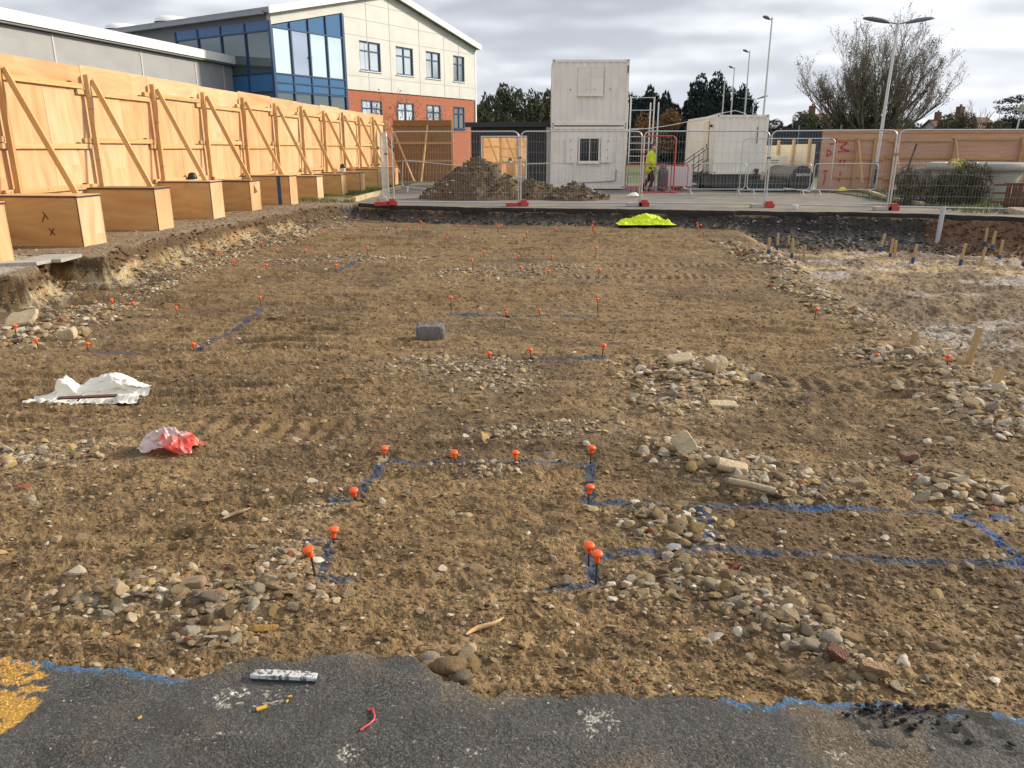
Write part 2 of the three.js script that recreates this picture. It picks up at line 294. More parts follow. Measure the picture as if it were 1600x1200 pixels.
function lineDist(x, z) {
  let b = 1e9;
  for (const l of LINES) for (let i = 1; i < l.length; i++) {
    const [x1, z1] = l[i - 1], [x2, z2] = l[i]; if (Math.min(Math.abs(x - x1), Math.abs(x - x2)) > 1.2) continue;
    const dx = x2 - x1, dz = z2 - z1, t = Math.max(0, Math.min(1, ((x - x1) * dx + (z - z1) * dz) / (dx * dx + dz * dz)));
    b = Math.min(b, (x - x1 - t * dx) ** 2 + (z - z1 - t * dz) ** 2);
  }
  return Math.sqrt(b);
}
function rubbleAmount(x, z) { let s = 0, hh = 0; for (const r of RUBBLE) { const dx = x - r[0], dz = z - r[1]; if (Math.abs(dx) > 2.2 * r[2] + .3 || Math.abs(dz) > 2.2 * r[3] + .3) continue; const q = (dx / r[2]) ** 2 + (dz / r[3]) ** 2, f = Math.exp(-q * 1.1); s += f; hh += f * r[8]; } return [s, hh]; }
function terrain(x, z) {                             // height, bank depth fraction, kind of ground
  let [d, seg] = pitInfo(x, z);
  const far = seg >= 12 && seg < PIT.length - 3, left = seg < 12;
  d += (fbm(x * 1.3 + 4, z * 1.3, 3) - .5) * (far ? .22 : .38) + (vn(x * 7, z * 7) - .5) * .09;
  const w = left ? (z > -12.6 ? .5 : .72) : (x > 5.2 ? lerp(.45, 1.7, sst(5.2, 7.5, x)) : .45);
  const rough = (fbm(x * 2.2, z * 2.2, 3) - .5) * .05 + (fbm(x * 9 + 3, z * 9, 3) - .5) * .034 + (vn(x * 30, z * 38) - .5) * .013 + (vn(x * 70, z * 80) - .5) * .009;
  if (d <= 0) return [left || x < -4.72 ? -.02 + rough * .7 : -.115, -1, left || x < -4.72 ? 1 : 2, 0];
  const [rs, rh] = rubbleAmount(x, z);
  const tr = sst(.5, .68, fbm(x * .35 + 9, z * .5 + 2, 3));
  const ridges = (fbm(x * .9 + .3 * vn(x * 3, z * 3), z * 9.5, 3) - .5) * .10 * (.35 + tr) * (d > w ? 1 : 0);
  let tread = 0; for (const [tz, xa, xb] of [[-12.9, .9, 4.3], [-14.3, 1.2, 4.6], [-6.1, 1.9, 3.6], [-4.9, -2.4, -.9]]) { const q = Math.abs(z - tz - .05 * Math.sin(x)); if (q < .24 && x > xa && x < xb) tread -= (.5 + .5 * Math.sin(x * 42 + z * 3)) * .024 * sst(.24, .16, q) * sst(xa, xa + .4, x) * sst(xb, xb - .4, x); }
  const base = tread + floorH(x, z) + rough * (1 + 1.2 * sst(0, 1, x - polyline(RIDGE, -z)) * sst(5, 7, -z)) + ridges + Math.min(rh, .1);
  if (d >= w || seg >= PIT.length - 3) return [base, 1, 0, rs];
  const t = d / w, p = t < .38 ? t / .38 * .72 : .72 + .28 * (t - .38) / .62;
  return [lerp(left ? -.02 : -.115, base, p) + rough * 1.4 + (vn(x * 14, z * 14) - .5) * .05, p, far ? 4 : 3, rs];
}
const groundY = (x, z) => terrain(x, z)[0];
const C = { soil: [.215, .136, .060], dark: [.092, .057, .026], pale: [.30, .205, .102], clay: [.30, .17, .05], band: [.40, .315, .19], bankTop: [.115, .07, .034], gravel: [.34, .29, .22], black: [.030, .027, .025], greyB: [.13, .115, .10], mudSheen: [.25, .185, .125], sand: [.46, .33, .18], blue: [.022, .085, .21] };
{
  const NX = 1080, NZ = 640, z0 = 1.55, z1 = 27.2, k = Math.log(z1 / z0), pos = new Float32Array((NX + 1) * (NZ + 1) * 3), col = new Float32Array(pos.length), uv = new Float32Array((NX + 1) * (NZ + 1) * 2), idx = new Uint32Array(NX * NZ * 6);
  let o = 0, q = 0;
  for (let j = 0; j <= NZ; j++) {
    const z = -z0 * Math.exp(k * j / NZ), hw = 1.7 + .85 * -z;
    for (let i = 0; i <= NX; i++, o++) {
      const s = 2 * i / NX - 1, x = hw * s * (.8 + .2 * s * s);
      const [h, b, kind, rs] = terrain(x, z);
      pos[o * 3] = x; pos[o * 3 + 1] = h; pos[o * 3 + 2] = z; uv[o * 2] = x / 1.6; uv[o * 2 + 1] = z / 1.6;
      const n1 = fbm(x * .8 + 3, z * .8, 4), hk = kind > 2 ? h : 0, n2 = fbm(x * 4 + 8 + hk * 5, z * 5 + hk * 6, 3), n3 = vn(x * 40 + hk * 37, z * 40 + hk * 29);
      let c = mix3(C.soil, C.dark, sst(.48, .72, n1) * .75); c = mix3(c, C.pale, sst(.56, .8, n2) * .55); c = mix3(c, C.dark, sst(.56, .82, fbm(x * 11, z * 13 + 4, 2)) * .75); c = mix3(c, C.dark, sst(.5, .75, fbm(x * .9 + 5, z * 9.5 + 2, 3)) * .45);
      if (kind === 1) { c = mix3(mix3(C.soil, C.dark, .4), C.gravel, .5 * n2 + .2 * n3); if (z > -12.4 && x < -6.9) c = mix3(c, [.40, .36, .31], .75); if (Math.abs(z + 12.35 + .12 * x + .85) < .1 && x < -7.2 && x > -8.2 && n2 > .42) c = C.blue; }
      if (kind === 3) { const e = b + (n2 - .5) * .35 + (n1 - .5) * .3; c = mix3(C.bankTop, C.dark, n3); const L = sst(.42, .56, e) * (1 - sst(.84, .98, e)); c = mix3(c, mix3(C.band, C.clay, sst(.45, .65, n2) * .75), L * sst(.30, .5, fbm(x * 1.5, z * .9 + 20, 3))); c = mix3(c, C.gravel, sst(.85, 1, e) * .5 * n3); }
      if (kind === 4) { const e = b + (n2 - .5) * .3; c = mix3(C.black, C.greyB, sst(.3, .8, e) * (.35 + .9 * n3)); c = mix3(c, [.16, .085, .045], .85 * sst(9.9, 11.2, x + (n1 - .5) * 2.4) * (1 - sst(12.6, 13.8, x + (n2 - .5) * 2))); c = mix3(c, C.soil, sst(.85, 1.05, e)); if (x < -1 && x > -3.4) c = mix3(c, C.dark, .6 * sst(.45, .6, n2)); }
      if (kind === 0) {
        const low = sst(0, .9, x - polyline(RIDGE, -z)) * sst(4.6, 6.5, -z);
        if (low > 0) { c = mix3(c, C.mudSheen, low * .55); c = mix3(c, C.sand, low * sst(.5, .66, fbm(x * .7 + 40, z * 1.1, 4)) * sst(13, 16, -z) * .9); c = mix3(c, [.40, .35, .30], low * sst(.56, .7, fbm(x * 1.0 + 11, z * 1.6, 4)) * .8); c = mix3(c, C.dark, low * sst(.55, .75, n2) * .7); }  // paler greyish patches paint the wet shine of the mud into the colour
        c = mix3(c, C.gravel, Math.min(.45, rs * .35 * n3));
        if (x > -7) { const ld = lineDist(x, z), wob = .007 + .014 * vn(x * 9, z * 9) + .0022 * -z; if (ld < wob + .03) { const m = (1 - sst(wob * .7, wob + .022, ld)) * sst(.16, .42, vn(x * 26 + 7, z * 26) * .6 + vn(x * 90, z * 90) * .4) * .92; c = mix3(c, mix3(C.blue, [.045, .062, .09], x < .9 ? .8 : sst(.35, .7, vn(x * 3 + 70, z * 3))), m); } }
      }
      const g = 2.0; col[o * 3] = c[0] * g; col[o * 3 + 1] = c[1] * g; col[o * 3 + 2] = c[2] * g;
      if (i < NX && j < NZ) { const a = o, bb = o + 1, cc = o + NX + 1, dd = cc + 1; idx[q++] = a; idx[q++] = bb; idx[q++] = cc; idx[q++] = bb; idx[q++] = dd; idx[q++] = cc; }
    }
  }
  const g = new THREE.BufferGeometry(); g.setAttribute('position', new THREE.BufferAttribute(pos, 3)); g.setAttribute('color', new THREE.BufferAttribute(col, 3)); g.setAttribute('uv', new THREE.BufferAttribute(uv, 2)); g.setIndex(new THREE.BufferAttribute(idx, 1)); g.computeVertexNormals();
  const m = mesh('excavated_ground', g, M.soil); struct(m); m.userData.label = 'brown excavated soil floor with cut banks';
  // the land all round, with the digging left out
  const hw0 = 1.7 + .85 * z0, hw1 = 1.7 + .85 * z1, sh = new THREE.Shape([[-500, -500], [500, -500], [500, 500], [-500, 500]].map(p => new THREE.Vector2(...p)));
  sh.holes.push(new THREE.Path([[-hw0, z0], [hw0, z0], [hw1, z1], [-hw1, z1]].map(p => new THREE.Vector2(...p))));
  const gg = new THREE.ShapeGeometry(sh); gg.rotateX(-Math.PI / 2); gg.translate(0, -.03, 0); struct(mesh('ground', gg, M.ground));
}
// tarmac we stand on, broken along its far edge
const TAR = [[-5, -2.6], [-3, -2.3], [-1.7, -2.17], [-1.47, -2.14], [-1.24, -2.11], [-1.06, -2.05], [-.95, -2.11], [-.81, -2.17], [-.57, -2.18], [-.34, -2.17], [-.2, -2.05], [-.08, -1.99], [.2, -1.99], [.59, -1.97], [.88, -1.97], [1.16, -1.94], [1.52, -1.9], [3, -1.8], [5, -1.7]];
const tarEdge = x => polyline(TAR, x) + (fbm(x * 14, 3, 3) - .5) * .07 + (vn(x * 70, 9) - .5) * .02;
{
  const NX = 900, NZ = 230, pos = [], col = [], uv = [], idx = [];
  for (let j = 0; j <= NZ; j++) for (let i = 0; i <= NX; i++) {
    const s = 2 * i / NX - 1, x = 5 * s * (.35 + .65 * s * s), e = tarEdge(x); let y, z;
    if (j < 3) { y = [-.16, -.07, -.012][j]; z = e + [.01, -.012 + .03 * vn(x * 30, 2), .004][j]; } else { const t = (j - 3) / (NZ - 3), u = j < 200 ? (j - 3) * .0038 : .75 + 4 * ((j - 200) / (NZ - 200)) ** 1.5; z = e + .012 + u; y = -.004 * Math.exp(-u * 12) + (vn(x * 5, z * 5) - .5) * .006 + (vn(x * 80, z * 80) - .5) * .003; }
    pos.push(x, y, z); uv.push(x / .9, z / .9);
    const n = fbm(x * 3, z * 3, 4); let c = mix3([1, 1, 1], [1.9, 1.5, 1.05], sst(.48, .72, n) * .8); c = mix3(c, [.72, .7, .7], sst(.55, .75, fbm(x * 7 + 50, z * 7, 3)) * .6);
    if (j < 3) c = [.55, .5, .48];
    const dz = z - e;
    if (dz < .16 && x > -.95 && x < -.05) c = mix3(c, [2.1, 1.75, 1.3], sst(.45, .6, fbm(x * 12, z * 12, 3)) * .7 * (1 - dz / .16));
    if (dz < .05 && j > 2 && ((x > -1.75 && x < -1.02) || x > .62) && vn(x * 40, z * 40) + .35 * vn(x * 6, 2) > .52) c = mix3(c, [.7, 1.9, 3.8], .8 * (1 - sst(.028, .05, dz)));
    if (x > 1.0 && x < 1.42 && dz < .2 && vn(x * 30, z * 30) > .58) c = [.3, .28, .28];
    // worn yellow marking, white paint spatter
    const yd = Math.hypot(x + 1.72, (z + 1.92) * 1.15);
    if (yd < .295 && j > 2) { const w = vn(x * 22, z * 30) * .6 + vn(x * 80, z * 80) * .4; if (w > lerp(.28, .52, sst(-1.9, -2.02, z) * 1)) c = [6.5, 3.7, .75]; }
    for (const [sx, sz, sr] of [[-.86, -1.965, .06], [-.74, -1.95, .05], [-.45, -1.735, .04], [-.1, -1.74, .03], [.25, -1.86, .07], [-.84, -1.8, .03], [.9, -1.72, .04]]) { const q = Math.hypot(x - sx, z - sz); if (q < sr && j > 2 && vn(x * 150, z * 150) * .7 + vn(x * 60, z * 60) * .3 > .50 + .25 * q / sr) c = [5.2, 5.0, 4.6]; }
    col.push(...c); if (i < NX && j < NZ) { const a = j * (NX + 1) + i, b = a + 1, d = a + NX + 1, f = d + 1; idx.push(a, d, b, b, d, f); }
  }
  const g = new THREE.BufferGeometry(); g.setAttribute('position', new THREE.Float32BufferAttribute(pos, 3)); g.setAttribute('color', new THREE.Float32BufferAttribute(col, 3)); g.setAttribute('uv', new THREE.Float32BufferAttribute(uv, 2)); g.setIndex(idx); g.computeVertexNormals();
  struct(mesh('tarmac', g, M.tar));
}
// car park beyond the pit
{
  const NX = 420, NZ = 40, pos = [], col = [], uv = [], idx = [];
  for (let j = 0; j <= NZ; j++) for (let i = 0; i <= NX; i++) {
    const s = i / NX, x = -4.72 + 38.7 * s * (.55 + .45 * s), e = polyline(FAR_EDGE, x) - .05 + (fbm(x * 2.4, 6, 3) - .5) * .3 + (vn(x * 14, 3) - .5) * .06; let y, z;
    if (j < 3) { y = [-.2, -.09, -.008][j]; z = e + [.0, .02 * vn(x * 20, 5), -.01][j]; } else { const t = (j - 3) / (NZ - 3); z = lerp(e - .02, -38, t * t); y = (vn(x * .8, z * .8) - .5) * .01; }
    pos.push(x, y, z); uv.push(x / 2, z / 2); let c = j < 3 ? [.16, .15, .15] : mix3([1, 1, 1], [1.45, 1.25, 1.0], sst(.42, .7, fbm(x * .9, z * 1.3, 4)));
    if (j > 2 && e - z < .5) c = mix3(c, [1.3, 1.1, .85], .6);
    col.push(...c); if (i < NX && j < NZ) { const a = j * (NX + 1) + i, b = a + 1, d = a + NX + 1, f = d + 1; idx.push(a, b, d, b, f, d); }
  }
  const g = new THREE.BufferGeometry(); g.setAttribute('position', new THREE.Float32BufferAttribute(pos, 3)); g.setAttribute('color', new THREE.Float32BufferAttribute(col, 3)); g.setAttribute('uv', new THREE.Float32BufferAttribute(uv, 2)); g.setIndex(idx); g.computeVertexNormals();
  struct(mesh('car_park', g, M.park));
}

// ---------------------------------------------------------------- rubble, pegs and litter in the pit
seed(99);
function stoneGeo(detail, jag, flat) {
  const g0 = new THREE.IcosahedronGeometry(1, detail); const p = g0.attributes.position, ox = rnd() * 50, oy = rnd() * 50, planes = [];
  for (let i = 0; i < 9; i++) planes.push([V(rr(-1, 1), rr(-1, 1), rr(-1, 1)).normalize(), rr(.42, .78)]);
  const sx = rr(.85, 1.25), sz = rr(.7, 1);
  for (let i = 0; i < p.count; i++) {
    const v = V(p.getX(i), p.getY(i), p.getZ(i)).normalize(); let r = 1;
    for (const [n, d] of planes) { const q = v.dot(n); if (q > .001) r = Math.min(r, lerp(1, d / q, jag)); }
    r *= 1 + .14 * (fbm(v.x * 1.6 + ox + v.z, v.y * 1.6 + oy, 3) - .5);
    p.setXYZ(i, v.x * r * sx, v.y * r * flat, v.z * r * sz);
  }
  const uv = g0.attributes.uv; for (let i = 0; i < p.count; i++) uv.setXY(i, p.getX(i) * .8 + ox, p.getZ(i) * .8 + p.getY(i) * .6);
  g0.computeVertexNormals(); return toCreasedNormals(g0, jag > .6 ? .28 : .8);
}
const STONES = []; for (let i = 0; i < 10; i++) STONES.push(stoneGeo(i < 6 ? 2 : 3, i % 5 === 2 ? .5 : 1, rr(.5, .85)));
const PEBBLES = []; for (let i = 0; i < 3; i++) PEBBLES.push(stoneGeo(1, 1, rr(.5, .8)));
const STONE_COL = [[.40, .295, .17], [.32, .225, .125], [.47, .375, .24], [.27, .185, .10], [.50, .43, .32], [.34, .27, .175], [.24, .165, .09], [.42, .29, .13], [.58, .52, .42], [.25, .20, .145]];
const stoneMats = STONE_COL.map(c => std({ map: stoneMap, color: lin(...c), roughness: .95, bumpMap: fineBump, bumpScale: .006 }));
const brickFrag = std({ map: stoneMap, color: lin(.36, .13, .07), roughness: .95, bumpMap: fineBump, bumpScale: .006 });
const CLUSTER = [
  ['brown and cream stone in the rubble patch beside the dark tarmac edge', 'stones in the patch by the yellow marking'],
  ['stone in the pale heap boxed in by the blue lines', 'stones between the blue lines'],
  ['stone in the rubble trail between the blue lines and the tarmac', 'stones in the trail to the tarmac'],
  ['pale stone in the large loose heap in mid pit', 'stones in the mid pit heap'],
  ['stone in the heap with the concrete slab and clay pipe', 'stones round the broken pipe'],
  ['small pale stone strewn near the black block', 'stones strewn in mid pit'],
  ['stone in the heap next to the pink plastic bag', 'stones by the pink bag'],
  ['stone in the rubble at the foot of the bank under the plywood boxes', 'stones under the left bank'],
  ['stone in the ridge along the sunken muddy area', 'stones along the ridge'],
  ['stone in the rubble with the red brick near the blue corner', 'stones by the red brick'],
  ['stone in the small pile against the tarmac edge', 'stones against the tarmac'],
  ['small stone in the gravelly strip across the far pit floor', 'stones in the far strips']];
const allStones = [];
for (const [x, z, rx, rz, turn, n, a, b, h, cl] of RUBBLE) for (let i = 0; i < n * 1.7; i++) {
  const q = Math.sqrt(-Math.log(1 - rnd() * .96)) * .72, f = rnd() * Math.PI * 2, dx = Math.cos(f) * q * rx, dz = Math.sin(f) * q * rz;
  const s = (a + (b - a) * Math.pow(rnd(), 3.2)) * .78; allStones.push({ x: x + dx * Math.cos(turn) + dz * Math.sin(turn), z: z + dz * Math.cos(turn) - dx * Math.sin(turn), s: s * .95, cl });
}
const inPit = (x, z) => pitInfo(x, z)[0] > .25 && z < tarEdge(x) - .05;
for (let i = 0; i < 2600; i++) { const z = -2.1 * Math.exp(rnd() * 2.35), x = rr(-1, 1) * (1.3 + .72 * -z); if (!inPit(x, z)) continue; allStones.push({ x, z, s: rr(.008, .014) + .03 * Math.pow(rnd(), 6) + .0006 * -z, cl: -1 }); }
for (const s of allStones) s.app = s.cl < 0 ? 0 : s.s / Math.hypot(s.x, s.z);
allStones.sort((p, q) => q.app - p.app);
function placeStone(o, s, c) { const y = groundY(s.x, s.z); o.position.set(s.x, y + s.s * .17, s.z); o.rotation.set(rr(-.5, .5), rnd() * 6.28, rr(-.5, .5)); o.scale.set(s.s * rr(.85, 1.3), s.s * rr(.7, 1.05), s.s * rr(.8, 1.1)); }
const restStones = [];
allStones.forEach((s, i) => {
  if (i < 285) {
    const red = rnd() < .03, gi = Math.floor(rnd() * 10), mi = Math.floor(rnd() * 10), m = fin(new THREE.Mesh(STONES[gi], red ? brickFrag : stoneMats[mi])); m.name = numbered(red ? 'brick_fragment' : 'stone'); placeStone(m, s); scene.add(m);
    const [l, gq] = CLUSTER[s.cl], where = l.slice(l.indexOf(' strewn') > 0 ? l.indexOf(' strewn') : l.indexOf(' in '));
    const look = (s.s > .04 ? 'large ' : s.s > .026 ? 'middling ' : 'small ') + (red ? 'red brick fragment' : ['tan', 'brown', 'cream', 'dark brown', 'pale grey', 'greyish', 'dark brown', 'ochre', 'whitish', 'grey'][mi] + (gi % 5 === 2 ? ' rounded stone' : ' angular stone'));
    tag(m, look + where, red ? 'brick' : 'stone', look + 's, ' + gq);
  } else restStones.push(s);
});
function scatter(name, geos, list, label) {
  geos.forEach((g, k) => {
    const sub = list.filter((_, i) => i % geos.length === k), im = new THREE.InstancedMesh(g, M.stoneInst, sub.length), o = new THREE.Object3D(), c = new THREE.Color();
    sub.forEach((s, i) => { placeStone(o, s); o.updateMatrix(); im.setMatrixAt(i, o.matrix); const q = s.c || (rnd() < .015 ? [.34, .12, .07] : pick(STONE_COL)), v = rr(.75, 1.1); im.setColorAt(i, c.setRGB(q[0] * v, q[1] * v, q[2] * v)); });
    im.name = numbered(name); fin(im); im.userData.kind = 'stuff'; im.userData.label = label; im.userData.category = 'rubble'; im.userData.group = 'loose ' + name.replace('_', ' '); scene.add(im);
  });
}
M.stoneInst = std({ map: stoneMap, color: lin(1, 1, 1), roughness: .95 });
scatter('rubble', [STONES[0], STONES[1], STONES[3], PEBBLES[0]], restStones, 'small stones and broken rubble lying over the pit floor');
{ // crumbs of earth and fine gravel
  const crumbs = [];
  for (let i = 0; i < 26000; i++) { const z = -2.0 * Math.exp(Math.pow(rnd(), 1.15) * 2.3), x = rr(-1, 1) * (1.2 + .70 * -z); if (z > tarEdge(x) - .02 || pitInfo(x, z)[0] < 0) continue; const pale = rnd(), v = rr(.7, 1.15); crumbs.push({ x, z, s: rr(.0035, .008) + .012 * Math.pow(rnd(), 5) + .0007 * -z, c: pale < .06 ? [.52 * v, .43 * v, .30 * v] : pale < .35 ? [.28 * v, .19 * v, .095 * v] : [.19 * v, .12 * v, .056 * v] }); }
  scatter('soil_crumbs', PEBBLES, crumbs, 'crumbs of earth and fine gravel on the pit floor');
}
{ // clods and stones clinging to the cut banks, grit on the verge
  seed(404); const L = [];
  for (let i = 0; i < 9000; i++) { const x = rr(-8, -4.2), z = rr(-9.4, -24.2), q = terrain(x, z); if (q[2] !== 3) continue; const v = rr(.7, 1.2), e = q[1] + rr(-.15, .15), c = e < .45 ? [.13, .08, .04] : e < .85 ? pick([[.38, .30, .19], [.30, .19, .08], [.16, .10, .05], [.44, .37, .26]]) : pick([[.34, .27, .18], [.2, .13, .07], [.46, .4, .3]]); L.push({ x, z, s: .015 + .05 * Math.pow(rnd(), 3), c: c.map(k => k * v) }); }
  for (let i = 0; i < 9000; i++) { const x = rr(-4.8, 14), z = polyline(FAR_EDGE, x) + rr(0, 1.8), q = terrain(x, z); if (q[2] !== 4) continue; const v = rr(.7, 1.3); L.push({ x, z, s: .015 + .05 * Math.pow(rnd(), 3), c: (x > 10.4 && x < 13 ? pick([[.16, .09, .05], [.11, .065, .035]]) : rnd() < .12 ? [.34, .31, .27] : pick([[.07, .063, .058], [.045, .042, .04], [.12, .108, .095], [.09, .07, .05]])).map(k => k * v) }); }
  for (let i = 0; i < 2600; i++) { const z = rr(-10.5, -26), x = rr(-8.6, -5.2), q = terrain(x, z); if (q[2] !== 1) continue; const v = rr(.7, 1.2); L.push({ x, z, s: .008 + .03 * Math.pow(rnd(), 4), c: pick([[.34, .27, .19], [.2, .14, .08], [.45, .4, .33]]).map(k => k * v) }); }
  scatter('bank_clods', PEBBLES, L, 'clods and small stones on the cut banks and the verge');
}
// setting-out pins with orange safety caps
{
  const capG = lathe([[0, .0], [.0125, .0], [.0135, .006], [.0145, .034], [.017, .037], [.0285, .041], [.030, .046], [.027, .054], [.018, .0605], [.008, .063], [0, .0635]], 18);
  const PINS = [[-.83, -2.86, .15], [-.82, -3.16, .08], [-.83, -3.7, .08], [-.77, -4.29, .1], [-.34, -4.25, .08], [.02, -4.22, .07], [.47, -4.25, .12], [.4, -3.66, .12], [.335, -2.98, .13], [.35, -2.81, .17], [3.67, -9.14, .18], [3.34, -6.78, .07], [3.78, -6.42, .12], [-.21, -6.97, .1], [.18, -7.13, .1], [.87, -7.13, .13], [-.78, -9.7, .24], [-.07, -9.6, .08], [.35, -9.65, .09], [1.08, -9.46, .26], [-3.2, -7.48, .12], [-4.21, -7.39, .1], [-4.74, -7.45, .12], [-5.12, -7.73, .16], [-5.34, -10.14, .12], [-5.02, -10.05, .09], [-4.44, -10.01, .08], [-3.36, -10.14, .16], [-5.57, -14.68, .16], [-5.11, -14.12, .09], [-4.47, -13.96, .09], [-3.09, -13.48, .15], [-2.87, -15.37, .19], [-4.26, -15.93, .12], [-4.89, -16.12, .11], [-5.38, -16.64, .14], [-4.59, -18.9, .12], [-3.99, -18.76, .12], [-2.67, -20.19, .13], [-2.45, -20.19, .13], [-2.5, -21.4, .16], [-1.47, -17.64, .13], [-1.39, -20.19, .13], [-.97, -20.34, .14], [-.56, -15.46, .13], [-.68, -13.48, .22], [-.34, -19.45, .2], [-.28, -20.04, .18], [.27, -17.88, .16], [.34, -18.63, .16], [1.04, -18.63, .21], [.12, -14.93, .11], [.76, -14.93, .11], [1.63, -15.01, .22], [.15, -12.97, .11], [.61, -12.97, .11], [1.46, -12.89, .15], [2.04, -19.74, .19], [1.99, -18.63, .18], [2.2, -21.1, .16], [4.93, -20.8, .16], [4.93, -20.4, .15], [4.69, -19.74, .19], [4.56, -18.5, .18]];
  const own = { 0: 'tall orange capped pin beside the stones at the short blue bracket', 1: 'low orange capped pin at the corner of the short blue bracket', 2: 'orange capped pin where the slanting blue line turns', 3: 'orange capped pin at the top of the slanting blue line', 6: 'orange capped pin at the corner joining two dark blue lines', 7: 'orange capped pin where the long blue lines start', 8: 'shorter orange capped pin directly behind the tallest near pin', 9: 'tallest orange capped pin beside the blue painted stone', 10: 'single orange capped pin by the ridge above the muddy hollow', 16: 'tall orange capped pin behind the black block', 20: 'orange capped pin at the bend of the faint blue line' };
  PINS.forEach(([x, z, h], i) => {
    const y = groundY(x, z), lab = own[i] || (i < 6 ? 'low orange capped pin midway along the dark blue line' : i < 13 ? 'orange capped pin among the stones of the ridge' : i < 20 ? 'orange capped steel pin in the middle of the pit floor' : i < 24 ? 'orange capped pin along the faint blue line towards the white sack' : i < 28 ? 'orange capped steel pin in the row below the notch in the bank' : i < 33 ? 'orange capped pin near the gravelly strip under the plywood box bank' : i < 36 ? 'far orange capped pin at the stony foot of the left bank' : x < -1.2 ? 'far orange capped pin before the dark bank near the soil heap' : x > 4 ? 'far orange capped pin where the stone ridge meets the dark bank' : x > 1.9 ? 'far orange capped pin just before the yellow jacket' : z > -16 ? 'far orange capped pin around the stony patch behind the black block' : 'far orange capped pin in the open soil short of the dark bank');
    const t = thing('marker_pin', lab, 'marker pin', [x, y, z], rnd() * 6, own[i] ? undefined : lab.replace('orange capped', 'orange').replace('pin', 'pins'));
    t.rotation.x = rr(-.08, .08); t.rotation.z = rr(-.09, .09);
    mesh('rod', rod(V(0, -.12, 0), V(0, h - .03, 0), .0052, 7), M.rod, t); const c = mesh('cap', capG, M.orange, t); c.position.y = h - .055; c.rotation.set(rr(-.2, .2), 0, rr(-.2, .2)); c.scale.setScalar(z < -12 ? 1.0 : .84);
  });
}
// timber pegs with blue paint at the foot
{
  const S = [[6.5, -18.98, .41], [6.85, -19.2, .34], [6.34, -17.49, .44], [6.48, -17.12, .36], [5.05, -15.19, .34], [8.86, -18.61, .44], [8.84, -18.05, .45], [8.73, -17.62, .42], [8.71, -16.75, .4], [9.7, -16.65, .46], [11.34, -18.6, .42], [10.13, -16.65, .43], [11.28, -18.2, .43], [11.07, -17.52, .45], [11, -16.56, .39], [4.16, -7.73, .16], [4.15, -6.73, .33], [3.84, -5.85, .15]];
  const tilt = [0, 0, .03, 0, .05, -.15, -.05, 0, -.1, -.1, 0, -.18, -.05, -.03, -.06, 0, -.12, -.35];
  S.forEach(([x, z, h], i) => {
    const lab = i < 5 ? 'timber peg in the cluster at the far end of the stone ridge' : i < 9 ? 'timber peg in the group standing before the grey bank' : i < 15 ? 'timber peg in the row below the grey pipe' : i === 15 ? 'short timber peg stump among ridge stones' : i === 16 ? 'tall leaning timber peg at the edge of the muddy hollow' : 'short timber peg leaning steeply in the rubble';
    const t = thing('timber_peg', lab, 'peg', [x, groundY(x, z), z], rr(-.3, .3), i < 15 ? lab.replace('peg', 'pegs') : undefined); t.rotation.z = tilt[i];
    const g = box(.045, h + .15, .045, 0, h / 2 - .075, 0); mesh('shaft', g, M.stake, t);
    if (i < 15 && i % 4 !== 3) mesh('painted_foot', box(.049, .13, .049, 0, .05, 0), M.bluePaint, t);
  });
}
// single larger pieces in the pit
function slab(name, label, cat, mat, w, h, d, x, z, ry, rx = 0, rz = 0, lift = .4) {
  const g = new THREE.BoxGeometry(w, h, d, 9, 4, 7), p = g.attributes.position, ox = rnd() * 40;
  for (let i = 0; i < p.count; i++) { const X = p.getX(i), Y = p.getY(i), Z = p.getZ(i), e = (Math.abs(X) > w * .49 ? 1 : 0) + (Math.abs(Z) > d * .49 ? 1 : 0) + (Math.abs(Y) > h * .49 ? 1 : 0); const k = 1 - .09 * Math.max(0, e - 1) - .22 * (fbm(X * 22 / Math.max(.2, w * 2) + ox, Z * 22 + Y * 14, 3) - .4); p.setXYZ(i, X * k, Y * (1 - .35 * vn(X * 40 + ox, Z * 40)), Z * k); }
  const uv = g.attributes.uv; for (let i = 0; i < p.count; i++) uv.setXY(i, p.getX(i) * 2 + ox, p.getZ(i) * 2 + p.getY(i)); g.computeVertexNormals();
  const m = mesh(name, toCreasedNormals(g, .5), mat); m.position.set(x, groundY(x, z) + h * lift, z); m.rotation.set(rx, ry, rz); return tag(m, label, cat);
}
slab('concrete_slab', 'pale flat concrete slab lying beside the broken clay pipe', 'slab', M.conc2, .17, .045, .10, 1.24, -3.99, -.25, .1, -.1, .9);
slab('stone_slab', 'upright tilted cream stone slab propped in the rubble heap', 'slab', M.conc2, .12, .04, .15, 1.04, -4.33, .5, .75, .25, 1.6);
slab('stone_slab', 'flat cream stone slab lying alone below the mid pit heap', 'slab', M.conc2, .20, .03, .12, 1.57, -5.42, -.1, .05, 0, .6);
slab('stone_slab', 'thin pale slab on top of the large mid pit heap', 'slab', M.conc2, .24, .04, .15, 1.5, -6.6, .2, .25, .05, 1.9);
slab('concrete_block', 'square tan concrete block standing in the mid pit heap', 'block', M.conc2, .16, .12, .14, 1.72, -6.25, .5, .1, .2, .8);
slab('stone_slab', 'pale paving slab tilted at the foot of the left bank', 'slab', M.conc2, .34, .06, .25, -5.5, -8.45, .2, .5, .1, 1.9);
slab('concrete_block', 'square tan block on the rubble edge under the left bank', 'block', M.conc2, .17, .13, .13, -4.66, -7.85, .15, .05, .2, .5);
